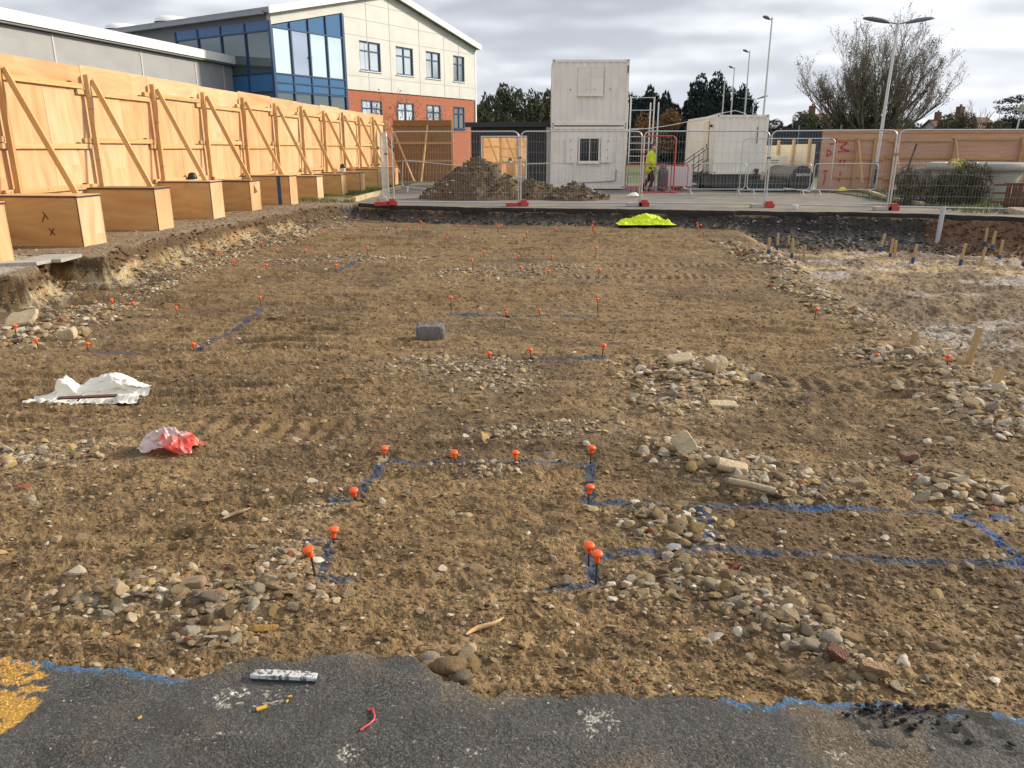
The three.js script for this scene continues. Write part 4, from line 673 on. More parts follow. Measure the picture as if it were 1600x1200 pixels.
{
  const a = containerUnit('lower beige steel cabin with a dark window and open shutters', 1.55, .04, -32.0, 2.98, 2.40, 2.44, -.03, M.container, .27);
  const w = mesh('window', [box(.86, .07, .05, 1.52, 1.97, .02), box(.86, .07, .05, 1.52, 1.05, .02), box(.06, .86, .05, 1.12, 1.51, .021), box(.06, .86, .05, 1.92, 1.51, .021)], M.container, a); mesh('pane', [box(.74, .86, .012, 1.52, 1.51, .005)], M.glassDark, w); mesh('glazing_bar', [box(.025, .86, .02, 1.54, 1.51, .018)], M.white, w); mesh('sill', [box(.92, .04, .09, 1.52, 1.0, .04)], M.container, w);
  for (const s of [-1, 1]) { const h = mesh('shutter', [box(.45, .96, .03, 1.52 + s * .69, 1.5, .03)], M.container, a); mesh('hinges', [box(.02, .1, .02, 1.52 + s * .74, 1.85, .052), box(.02, .1, .02, 1.52 + s * .74, 1.2, .052), box(.05, .03, .02, 1.52 + s * .72, 1.52, .052)], M.lampGrey, h); }
  mesh('conduit', [tube([V(2.62, .75, .02), V(2.62, .35, .02), V(2.55, .3, .02), V(.8, .22, .02)], .018, 6)], M.lampGrey, a);
  const b = containerUnit('upper beige steel cabin with a closed shutter stacked on another', 1.56, 2.47, -32.0, 2.98, 2.42, 2.44, -.03, M.container, .27);
  const sh = mesh('shutter', [box(.98, 1.0, .03, 1.5, 1.62, .02), box(1.06, .05, .06, 1.5, 1.10, .03), box(1.02, .03, .05, 1.5, 2.13, .02)], M.container, b); mesh('shutter_leaf_joint', [box(.015, .96, .004, 1.5, 1.64, .038)], M.joint, sh); mesh('knobs', [cyl(.02, .02, .02, 1.36, 1.33, .045, 8), cyl(.02, .02, .02, 1.66, 1.33, .045, 8)], M.lampGrey, sh);
  mesh('bolts', [cyl(.022, .022, .03, .72, 1.32, .005, 8), cyl(.022, .022, .03, 2.27, 1.34, .005, 8)], M.black, b); mesh('serial_plate', [box(.05, .28, .004, 2.925, 2.06, .006)], M.darkGrey, b);
}
{ // dark timber cabin, its glazed front turned towards the sunlit hoarding
  const t = thing('timber_cabin', 'dark grey timber cabin with a white framed glass front', 'cabin', [-1.78, 0, -35.0], -.26), W = 3.3, H = 2.55;
  const bd = []; for (let i = 0; i < 28; i++) { const x = (i + .5) * W / 28; if (x > .46 && x < 2.52) bd.push(box(W / 28 - .008, H - 2.12, .03, x, H - (H - 2.12) / 2, 0)); else bd.push(box(W / 28 - .008, H, .03, x, H / 2, .003 * (i % 2))); } mesh('cladding', bd, M.darkTimber, t);
  mesh('side_wall', [box(.04, H, 2.6, .02, H / 2, -1.32)], M.darkTimber, t); mesh('side_wall', [box(.04, H, 2.6, W - .02, H / 2, -1.32)], M.darkTimber, t); mesh('back_wall', [box(W, H, .04, W / 2, H / 2, -2.6)], M.darkTimber, t);
  const r = mesh('roof', [box(W + .3, .10, 3.1, W / 2, H + .05, -1.25)], M.black, t); mesh('fascia', [box(W + .32, .2, .03, W / 2, H + .02, .32)], M.darkTimber, r);
  const g = mesh('glass_door', [box(2.06, .06, .06, 1.49, 2.09, .02), box(.06, 2.06, .06, .49, 1.03, .021), box(.06, 2.06, .06, 2.49, 1.03, .021)], M.white, t); mesh('pane', [box(1.96, 2.0, .012, 1.49, 1.04, .01)], M.glassMirror, g);
}
{ // white welfare unit on its dark base
  const W = 2.0, H = 2.2, D = 5.2, t = containerUnit('white corrugated welfare unit raised on a dark base', 7.82, .64, -31, W, H, D, 0, M.containerB, .25);
  mesh('base', [box(W - .2, .46, D - .2, W / 2, -.25, -D / 2 - .05)], M.darkGrey, t); mesh('base_wheel', [(() => { const g = new THREE.CylinderGeometry(.3, .3, .2, 20); g.rotateZ(Math.PI / 2); g.translate(.12, -.33, -2.4); return g; })()], M.black, t);
  const d = mesh('door', [box(.03, 1.9, .86, -.02, 1.06, -1.5)], M.creamPaint, t); mesh('handle', [box(.03, .14, .03, -.05, 1.05, -1.15)], M.darkGrey, d); mesh('lamp', [box(.08, .1, .12, -.05, 1.8, -.6)], M.darkGrey, t); mesh('vent_strip', [box(.03, .62, .01, 1.6, 1.45, .008)], M.darkGrey, t); mesh('tap', [cyl(.09, .09, .12, 1.66, .15, .08, 12), box(.1, .28, .1, 1.68, .02, .06), box(.28, .06, .1, 1.6, -.1, .06)], M.black, t);
  const s = thing('access_steps', 'black metal steps with handrails up to the white unit', 'steps', [6.55, 0, -31.9]);
  for (let i = 0; i < 4; i++) mesh('tread', [box(.27, .03, .8, .1 + i * .27, .15 + i * .15, 0)], M.blackRail, s);
  for (const z of [-.42, .42]) { mesh('stringer', bar(V(-.05, .05, z), V(1.2, .68, z), .03, .14), M.blackRail, s); mesh('handrail', [tube([V(-.05, .05, z), V(-.05, .78, z), V(1.15, 1.62, z), V(1.2, .68, z)], .02, 6), tube([V(-.04, .42, z), V(1.17, 1.2, z)], .016, 6), tube([V(.35, .3, z), V(.35, 1.05, z)], .016, 6), tube([V(.8, .5, z), V(.8, 1.36, z)], .016, 6)], M.blackRail, s); }
}
{ // ladder tower beside the stacked cabins
  const t = thing('access_tower', 'galvanised ladder tower beside the stacked cabins', 'ladder tower', [4.72, 0, -32.4], -.05); const ps = [[0, 0, 3.55], [.92, 0, 3.55], [1.08, .1, 3.35], [0, -1.2, 3.4], [.92, -1.2, 3.4]];
  for (const [x, z, h] of ps) mesh('upright', rod(V(x, 0, z), V(x, h, z), .026), M.galv, t); for (const y of [.5, 1.05, 1.3, 1.55, 1.8, 2.05, 2.35, 3.05, 3.52]) mesh('rung', rod(V(0, y, 0), V(.92, y, 0), .018, 6), M.galv, t); mesh('ledger', rod(V(0, 2.3, -1.2), V(0, 2.3, 0), .02), M.galv, t);
}
{ // power lead slung from the tower over the unit
  const p = []; for (let i = 0; i <= 12; i++) { const u = i / 12; p.push(V(lerp(4.3, 7.85, u), lerp(2.28, 2.86, u) - .12 * Math.sin(u * Math.PI), lerp(-31.9, -31.05, u))); } p.push(V(8.5, 2.98, -31.0), V(8.9, 2.86, -30.94), V(9.2, 2.2, -30.93), V(9.5, 1.5, -30.93), V(9.55, 1.0, -30.93)); tag(mesh('power_cable', tube(p, .013, 6), M.white), 'white cable slung from the ladder tower over the white unit', 'cable');
}
{ // tank, generator and scrap
  const t = thing('storage_tank', 'black round storage tank with white lettering on its end', 'tank', [11.15, .46, -30.6], .28); const g = new THREE.CylinderGeometry(.50, .50, 1.7, 36, 1, true); g.rotateX(Math.PI / 2); g.translate(0, 0, -.87); mesh('shell', g, std({ color: lin(.055, .055, .055), roughness: .4 }), t);
  const e = new THREE.SphereGeometry(.5, 36, 12, 0, Math.PI * 2, 0, Math.PI / 2); e.rotateX(Math.PI / 2); e.scale(1, 1, .12); e.translate(0, 0, -.02); const en = mesh('end_cap', e, M.black, t); mesh('rim', new THREE.TorusGeometry(.5, .018, 8, 40), M.darkGrey, t); mesh('cradle', [box(.8, .12, .12, 0, -.42, -.3), box(.8, .12, .12, 0, -.42, -1.4)], M.darkGrey, t);
  const L = []; [[1, 1, 1], [1, 0, 1], [0, 1, 1], [1, 1, 0], [1, 0, 1], [1, 1, 1], [0, 1, 0], [1, 1, 1]].forEach((q, i) => { const x = -.28 + i * .078; L.push(box(.012, .09, .004, x, .17, .058)); if (q[0]) L.push(box(.05, .014, .004, x + .02, .21, .0585)); if (q[1]) L.push(box(.05, .014, .004, x + .02, .17, .059)); if (q[2]) L.push(box(.012, .09, .004, x + .045, .17, .0575)); }); mesh('lettering', L, M.white, en);
  const q = thing('generator', 'cream generator cabinet behind the black tank', 'generator', [10.2, 0, -32.3], .05); mesh('housing', [box(.95, 1.2, .9, .45, .72, -.45)], M.creamPaint, q); mesh('skid', [box(1, .14, .95, .45, .07, -.45)], M.darkGrey, q); mesh('door_panel', [box(.72, .55, .012, .45, .98, .008)], M.creamPaint, q); mesh('label_lines', [box(.34, .03, .004, .42, 1.14, .017), box(.3, .03, .004, .40, 1.05, .017), box(.4, .012, .004, .4, .6, .004)], M.darkGrey, q);
  const m = mesh('green_sheet', [box(1.5, .42, .7, 0, .21, 0)], std({ color: lin(.012, .03, .02), roughness: .7 })); const p = m.geometry.attributes.position; m.position.set(9.75, 0, -30.7); tag(m, 'dark green covered stack low beside the tank', 'stack');
  const b = mesh('white_board', [box(.9, .03, .4)], M.white); b.position.set(10.7, .12, -29.7); b.rotation.z = -.12; tag(b, 'white board lying on the ground before the tank', 'board');
  const wb = cloth('white_bag', 'crumpled white bag on the tarmac before the red gateway', 'bag', M.sack, .5, .35, (u, v) => [0, .02 + .12 * Math.max(0, 1 - u * u - v * v) + .04 * fold(u, v, 3, 4), 0], 4.2, -27.3, .3, null, 20, 14); wb.position.y = .0;
  const yb = cloth('yellow_scrap', 'small yellow rag by the grass under the red marks', 'rag', std({ color: lin(.75, .72, .1), roughness: .7 }), .4, .3, (u, v) => [0, .05 + .14 * Math.max(0, 1 - u * u - v * v), 0], 12.7, -30.4, .3, null, 14, 10); yb.position.y = 0;
  const wc = mesh('white_cup', [lathe([[0, 0], [.055, 0], [.075, .13], [.07, .13], [.05, .01], [0, .01]], 16)], M.white); wc.position.set(7.75, 0, -21.5); tag(wc, 'white cup left at the edge of the far tarmac', 'cup');
}
// ---------------------------------------------------------------- person in a yellow jacket, walking to the right
{
  const root = thing('person', 'person in a yellow high visibility jacket and dark trousers walking past the red gateway', 'person', [5.35, .0, -31.0], 0);
  function field(bones, lo, size, res, k) {
    const mc = new MarchingCubes(res, M.skin, false, false, 60000); mc.isolation = 0; const f = mc.field, hs = size / 2, c = [lo[0] + hs, lo[1] + hs, lo[2] + hs];
    for (let z = 0; z < res; z++) for (let y = 0; y < res; y++) for (let x = 0; x < res; x++) {
      const px = c[0] + (x - res / 2) / (res / 2) * hs, py = c[1] + (y - res / 2) / (res / 2) * hs, pz = c[2] + (z - res / 2) / (res / 2) * hs; let d = 1e3;
      for (const [a, b, ra, rb] of bones) { const bx = b[0] - a[0], by = b[1] - a[1], bz = b[2] - a[2], L2 = bx * bx + by * by + bz * bz || 1e-9, t = Math.max(0, Math.min(1, ((px - a[0]) * bx + (py - a[1]) * by + (pz - a[2]) * bz) / L2)); const e = Math.hypot(px - a[0] - t * bx, py - a[1] - t * by, pz - a[2] - t * bz) - lerp(ra, rb, t), h = Math.max(k - Math.abs(d - e), 0) / k; d = Math.min(d, e) - h * h * k * .25; }
      f[x + y * res + z * res * res] = -d;
    }
    mc.update(); const n = mc.count, p = new Float32Array(n * 3), q = new Float32Array(n * 3);
    for (let i = 0; i < n; i++) { for (let a = 0; a < 3; a++) { p[i * 3 + a] = mc.positionArray[i * 3 + a] * hs + c[a]; q[i * 3 + a] = mc.normalArray[i * 3 + a]; } }
    const g = new THREE.BufferGeometry(); g.setAttribute('position', new THREE.BufferAttribute(p, 3)); g.setAttribute('normal', new THREE.BufferAttribute(q, 3)); g.setAttribute('uv', new THREE.BufferAttribute(new Float32Array(n * 2), 2)); return g;
  }
  // x is the walking direction, z across; joints
  const J = { hip: [0, .93, 0], chest: [.03, 1.3, 0], neck: [.05, 1.47, 0], headB: [.09, 1.56, 0], headT: [.09, 1.66, 0], shN: [.03, 1.42, .19], shF: [.03, 1.42, -.19], elN: [.0, 1.13, .25], wrN: [.16, .92, .24], elF: [-.04, 1.13, -.25], wrF: [.08, .9, -.25], kneeN: [.12, .5, .1], ankN: [.02, .1, .1], kneeF: [.03, .5, -.1], ankF: [-.22, .14, -.1] };
  const hand = (w, s) => { const [x, y, z] = w, o = [[[x, y, z], [x + .03, y - .08, z], .034, .038]]; for (let i = 0; i < 4; i++) { const dx = -.02 + .018 * i, L = [.06, .075, .08, .068][i]; o.push([[x + .03 + dx, y - .09, z], [x + .035 + dx, y - .09 - L * .55, z - s * .006], .0095, .009], [[x + .035 + dx, y - .09 - L * .55, z - s * .006], [x + .03 + dx, y - .09 - L, z - s * .022], .009, .0075]); } o.push([[x + .05, y - .04, z - s * .01], [x + .072, y - .08, z - s * .022], .011, .010], [[x + .072, y - .08, z - s * .022], [x + .07, y - .108, z - s * .026], .010, .008]); return o; };
  const head = [[J.neck, [.075, 1.58, 0], .055, .055], [[.085, 1.63, 0], [.085, 1.66, 0], .088, .092], [[.115, 1.57, 0], [.125, 1.56, 0], .052, .04], [[.175, 1.645, 0], [.195, 1.615, 0], .010, .016], [[.085, 1.635, .088], [.08, 1.615, .09], .017, .012], [[.085, 1.635, -.088], [.08, 1.615, -.09], .017, .012], [[.168, 1.575, -.02], [.168, 1.575, .02], .011, .011]];
  const bodyBones = [[J.hip, J.chest, .12, .14], [J.chest, J.neck, .13, .055], [J.shN, J.elN, .05, .04], [J.elN, J.wrN, .04, .028], [J.shF, J.elF, .05, .04], [J.elF, J.wrF, .04, .028], [[0, .9, .09], J.kneeN, .075, .052], [J.kneeN, J.ankN, .05, .036], [[0, .9, -.09], J.kneeF, .075, .052], [J.kneeF, J.ankF, .05, .036]];
  const parts = [field(bodyBones, [-.9, .02, -.9], 1.8, 64, .05), field(head, [-.1, 1.4, -.2], .4, 54, .03), field(hand(J.wrN, 1), [J.wrN[0] - .1, J.wrN[1] - .22, J.wrN[2] - .13], .26, 60, .006), field(hand(J.wrF, -1), [J.wrF[0] - .1, J.wrF[1] - .22, J.wrF[2] - .13], .26, 60, .006)];
  mesh('body', parts, M.skin, root);
  mesh('jacket', field([[[0, .82, .03], [.02, 1.1, .03], .165, .17], [[0, .82, -.03], [.02, 1.1, -.03], .165, .17], [[.03, 1.32, .06], [.03, 1.1, .04], .16, .17], [[.03, 1.32, -.06], [.03, 1.1, -.04], .16, .17], [[.035, 1.4, 0], [.05, 1.47, 0], .11, .075], [J.shN, J.elN, .078, .066], [J.elN, [.13, .955, .243], .066, .05], [J.shF, J.elF, .078, .066], [J.elF, [.06, .94, -.25], .066, .05]], [-.55, .6, -.55], 1.1, 60, .05), M.hivis, root);
  const belt = new THREE.CylinderGeometry(.200, .200, .06, 26, 1, true); belt.scale(.92, 1, 1.06); belt.translate(.01, 1.0, 0); mesh('reflective_band', [belt], M.silver, root);
  mesh('trousers', field([[[0, .93, .06], [0, .88, .09], .125, .105], [[0, .93, -.06], [0, .88, -.09], .125, .105], [[0, .88, .09], J.kneeN, .1, .075], [J.kneeN, [.03, .14, .1], .073, .068], [[0, .88, -.09], J.kneeF, .1, .075], [J.kneeF, [-.2, .18, -.1], .073, .068]], [-.55, .02, -.55], 1.1, 60, .04), M.navy, root);
  for (const [a, r] of [[J.ankN, 0], [J.ankF, -.35]]) { const b = field([[[0, .02, 0], [0, -.045, 0], .055, .05], [[-.04, -.06, 0], [.06, -.065, 0], .045, .042], [[.06, -.065, 0], [.15, -.072, 0], .042, .032]], [-.16, -.2, -.2], .4, 48, .03); b.rotateZ(r); b.translate(a[0], a[1] + .0, a[2]); mesh('boot', b, M.boot, root); }
  mesh('hair', field([[[.06, 1.68, 0], [.09, 1.70, 0], .086, .085], [[.03, 1.64, 0], [.02, 1.60, 0], .07, .05]], [-.15, 1.5, -.2], .4, 50, .03), M.hair, root);
  for (const z of [-.033, .033]) mesh('eye', (() => { const g = new THREE.SphereGeometry(.011, 8, 6); g.translate(.166, 1.645, z); return g; })(), M.black, root);
  const k = thing('gas_bottle', 'grey gas bottle standing in front of the walking person', 'gas bottle', [5.86, .0, -30.9]); mesh('cylinder', lathe([[0, .02], [.17, .02], [.2, .08], [.2, .72], [.17, .82], [.08, .88], [0, .9]], 24), std({ color: lin(.10, .085, .105), roughness: .5 }), k); mesh('collar', lathe([[.11, .86], [.13, .86], [.13, 1.02], [.11, 1.02]], 20), std({ color: lin(.2, .2, .21), roughness: .5 }), k); mesh('valve', [cyl(.03, .03, .1, 0, .95, 0, 10)], M.black, k);
}

// ---------------------------------------------------------------- school building
seed(51);
{
  const ang = 33 * Math.PI / 180, t = thing('school_building', 'two storey school block with blue glazed corner, white gable and red brick base', 'building', [-2.3, 0, -50], 0);
  // local frame: x runs from the right-hand corner to the glazed corner along the gable front (0..15.4), z goes back; built in world axes through a matrix
  const B = new THREE.Matrix4().makeBasis(V(-Math.sin(ang), 0, Math.cos(ang)), V(0, 1, 0), V(-Math.cos(ang), 0, -Math.sin(ang)));   // x: along the front, z: into the building
  const put = (gs) => { const a = (Array.isArray(gs) ? gs : [gs]); a.forEach(g => g.applyMatrix4(B)); return a; };
  const W = 15.4, E = 7.3, A = 9.12, BR = 4.41, XA = 7.6, GX = 10.95, D = 34;
  // brick ground floor with window openings
  const win = [[1.05, 2.15], [3.35, 4.65], [5.75, 7.15], [8.35, 9.9]];
  const wallShape = (y0, yTop, x1, wy0, wy1) => { const s = new THREE.Shape(); s.moveTo(0, y0); s.lineTo(x1, y0); s.lineTo(x1, yTop(x1)); if (x1 > XA && yTop(XA) > yTop(x1)) s.lineTo(XA, yTop(XA)); s.lineTo(0, yTop(0)); for (const [a, b] of win) { const h = new THREE.Path(); h.moveTo(a, wy0); h.lineTo(b, wy0); h.lineTo(b, wy1); h.lineTo(a, wy1); s.holes.push(h); } const g = new THREE.ExtrudeGeometry(s, { depth: .25, bevelEnabled: false }); return g; };
  mesh('brick_wall', put(wallShape(0, () => BR, GX, 2.72, 3.98)), M.brick, t);
  const top = x => x < XA ? lerp(E, A, x / XA) : lerp(A, E, (x - XA) / (W - XA));
  const gw = wallShape(BR, top, GX, 5.35, 6.75); gw.translate(0, .02, -.06); mesh('white_gable', put(gw), M.cladWhite, t);
  { const s = new THREE.Shape(); s.moveTo(GX, top(GX) - .48); s.lineTo(W, E - .48); s.lineTo(W, E); s.lineTo(GX, top(GX)); const g = new THREE.ExtrudeGeometry(s, { depth: .25, bevelEnabled: false }); g.translate(0, .02, -.06); mesh('white_fascia_panel', put(g), M.cladWhite, t); }
  // cladding joints as recessed dark strips between panels
  const jt = []; for (const y of [5.1, 6.98, 7.75, 8.5]) { const xa = Math.max(0, (y - E) / (A - E) * XA); if (y < E) jt.push(box(GX - .05, .022, .012, GX / 2, y, -.064)); else jt.push(box(GX - xa - .1, .022, .012, (GX + xa) / 2, y, -.064)); } for (const x of [1.6, 3.0, 5.2, 7.6, 9.3]) jt.push(box(.022, top(x) - BR - .1, .012, x, (top(x) + BR) / 2, -.065)); mesh('panel_joints', put(jt), M.joint, t);
  for (const [row, y0, y1] of [[0, 2.72, 3.98], [1, 5.37, 6.77]]) for (const [a, b] of win) {
    const w = b - a, h = y1 - y0, f = .07, cx = (a + b) / 2, cy = (y0 + y1) / 2;
    const fr = mesh('window', put([box(w, f, .08, cx, y0 + f / 2, .03), box(w, f, .08, cx, y1 - f / 2, .03), box(f, h - 2 * f, .08, a + f / 2, cy, .03), box(f, h - 2 * f, .08, b - f / 2, cy, .03), box(.06, h - 2 * f, .07, cx, cy, .03), box(w - 2 * f, .06, .06, cx, y0 + h * .68, .03)]), M.blueFrame, t);
    mesh('pane', put([box(w - .05, h - .05, .012, cx, cy, .05)]), M.glassWin, fr);
    mesh('sill', put([box(w + .1, .05, .16, cx, y0 - .02, -.03)]), row ? M.cladWhite : M.blueFrame, fr);
  }
  // blue glazed corner: front bay and return
  const n = 4, cw = (W - GX) / n, fm = [];
  for (let i = 0; i < n; i++) {
    const x = GX + (i + .5) * cw, yg = 6.72;
    mesh('pane', put(box(cw - .08, 3.8, .03, x, 2.15, .02)), M.glass, t);
    for (const y of [4.28, 4.65]) mesh('spandrel_panel', put(box(cw - .08, .33, .05, x, y, 0)), M.bluePanel, t);
    mesh('pane', put(box(cw - .08, yg - 4.86, .03, x, (4.86 + yg) / 2, .02)), i === 2 ? M.glassSky : M.glassPale, t);
    const s = new THREE.Shape(), xa = x - cw / 2 + .04, xb = x + cw / 2 - .04; s.moveTo(xa, yg + .06); s.lineTo(xb, yg + .06); s.lineTo(xb, top(xb) - .5); s.lineTo(xa, top(xa) - .5); mesh('head_panel', put(new THREE.ExtrudeGeometry(s, { depth: .05, bevelEnabled: false })), M.bluePanel, t);
  }
  for (let i = 0; i <= n; i++) { const x = GX + i * cw; fm.push(box(i === 0 || i === n ? .14 : .075, top(x) - .52, .14, x, (top(x) - .52) / 2, .0)); } for (const y of [.2, 4.07, 4.465, 4.84, 6.75]) fm.push(box(W - GX, .06, .12, (W + GX) / 2, y, .0)); mesh('mullions', put(fm), M.blueFrame, t);
  const RL = 6.8, rn = 4, rw = RL / rn, rm = [];
  for (let i = 0; i < rn; i++) { const z = (i + .5) * rw; mesh('pane', put(box(.03, 3.8, rw - .08, W - .02, 2.15, z)), M.glass, t); mesh('spandrel_panel', put(box(.05, .72, rw - .08, W, 4.46, z)), M.bluePanel, t); mesh('pane', put(box(.03, 1.72, rw - .08, W - .02, 5.74, z)), M.glass, t); mesh('head_panel', put(box(.05, .4, rw - .08, W, 6.82, z)), M.bluePanel, t); }
  for (let i = 0; i <= rn; i++) rm.push(box(.13, 7.0, .08, W, 3.5, i * rw)); for (const y of [4.07, 4.85, 6.61]) rm.push(box(.11, .06, RL, W, y, RL / 2)); mesh('mullions', put(rm), M.blueFrame, t);
  mesh('grey_wall', put([box(.3, E - 7.02, RL, W - .18, (E + 7.02) / 2, RL / 2), box(.3, E, D - RL, W - .18, E / 2, RL + (D - RL) / 2)]), M.cladDark, t); const gj = []; for (let i = 1; i < 8; i++) gj.push(box(.02, E, .025, W - .02, E / 2, RL + i * 3.2)); gj.push(box(.02, .025, D - RL, W - .018, 5.9, RL + (D - RL) / 2)); mesh('grey_panel_joints', put(gj), M.joint, t);
  mesh('end_wall', put([box(.3, E, D, .18, E / 2, D / 2 + .3)]), M.cladWhite, t); mesh('floor_slab', put([box(W - .6, .2, D - .4, W / 2, 4.3, D / 2 + .3)]), M.cladGrey, t); mesh('back_wall', put([box(W, E, .3, W / 2, E / 2, D + .2)]), M.cladDark, t); mesh('inner_wall', put([box(W - .8, E - .4, .1, W / 2, E / 2, 4.5)]), std({ color: lin(.16, .17, .17) }), t);
  for (const s of [0, 1]) { const xa = s ? W + .3 : -.3, L = Math.hypot(XA + .3, A - E + .08), sh = new THREE.Shape(), ya = E - (A - E) / XA * .3 + .05; sh.moveTo(xa, ya); sh.lineTo(XA, A + .05); sh.lineTo(XA, A + .27); sh.lineTo(xa, ya + .22); const g = new THREE.ExtrudeGeometry(sh, { depth: D + .6, bevelEnabled: false }); g.translate(0, 0, -.3); const r = mesh('roof', put(g), M.roofGrey, t); const v = new THREE.Shape(); v.moveTo(xa, ya - .05); v.lineTo(XA, A); v.lineTo(XA, A + .30); v.lineTo(xa, ya + .25); const gv = new THREE.ExtrudeGeometry(v, { depth: .08, bevelEnabled: false }); gv.translate(0, 0, -.39); mesh('verge_trim', put(gv), M.white, r); if (s) for (const z of [9, 13.5, 20, 26]) { const d = lathe([[0, .34], [.55, .3], [.8, .16], [.86, 0]], 20); d.scale(1.25, 1, 1); d.translate(W - 1.6, 7.75, z); mesh('rooflight', put(d), M.white, r); } }
  mesh('gutter', put([box(.16, .16, D, W + .34, E + .0, D / 2)]), M.cladGrey, t); mesh('downpipe', put([box(.1, E, .1, -.08, E / 2, -.02)]), M.white, t);
  mesh('roof_mast', put([box(.03, .45, .03, XA + 1, A + .2, .4)]), M.white, t);
}
// grey clad hall behind the hoarding
{
  const t = thing('clad_hall', 'long grey clad hall with a white roof edge behind the hoarding', 'building', [-12.6, 0, -41], 0), L = 46, H = 5.25; // x axis runs towards the camera-left
  t.rotation.y = -(Math.PI / 2 + .2); // x axis now points from the far end towards the near end
  const js = [0, 3.2, 5.4, 9, 13.5, 17.5, 22, 26.5, 31, 36, 41, 46];
  for (let i = 1; i < js.length; i++) mesh('wall_panel', [box(js[i] - js[i - 1] - .03, H, .1, (js[i] + js[i - 1]) / 2, H / 2, .05)], M.cladGrey, t);
  const jsm = std({ color: lin(.5, .5, .5), roughness: .5 }); for (const x of js) mesh('joint_strip', [box(.07, H, .02, x, H / 2, -.01)], jsm, t);
  mesh('roof', [box(L + .3, .08, 12, L / 2, H + .42, 5.8)], M.roofGrey, t); for (let i = 0; i < 8; i++) mesh('fascia', [box(L / 8 - .012, .34, .10, (i + .5) * L / 8 - .15, H + .26, -.22)], M.white, t); mesh('soffit', [box(L, .06, .3, L / 2, H + .05, -.06)], M.cladDark, t); mesh('end_wall', [box(.1, H, 11.5, -.02, H / 2, 5.85)], M.cladGrey, t); mesh('downpipe', [box(.14, H, .12, -.05, H / 2, -.1)], M.white, t); mesh('back_wall', [box(L, H, .1, L / 2, H / 2, 11.6)], M.cladGrey, t); mesh('wall_lamp', [box(.3, .14, .14, .9, H - 1.75, -.09)], M.white, t);
}
// ---------------------------------------------------------------- kerbs
seed(61);
function kerbRun(pts, label, group) { for (let i = 1; i < pts.length; i++) { const a = V(pts[i - 1][0], .03, pts[i - 1][1]), b = V(pts[i][0], .03, pts[i][1]), d = b.clone().sub(a), n = Math.max(1, Math.round(d.length() / .92)); for (let k = 0; k < n; k++) { const p = a.clone().addScaledVector(d, k / n), q = a.clone().addScaledVector(d, (k + 1) / n - .01 / d.length()); tag(mesh('kerb_stone', bar(p, q, .13, .2), M.conc2), label, 'kerb', group); } } }
kerbRun([[-5.0, -24.9], [-4.95, -26.6], [-4.75, -29.6], [-4.6, -33]], 'pale concrete kerb stone along the grass verge by the hoarding', 'verge kerb stones');
kerbRun([[13.4, -30.6], [12.9, -28.2], [11.95, -25.0], [11.8, -22.6]], 'concrete kerb stone edging the planted bed by the lamp post', 'planted bed kerb stones');
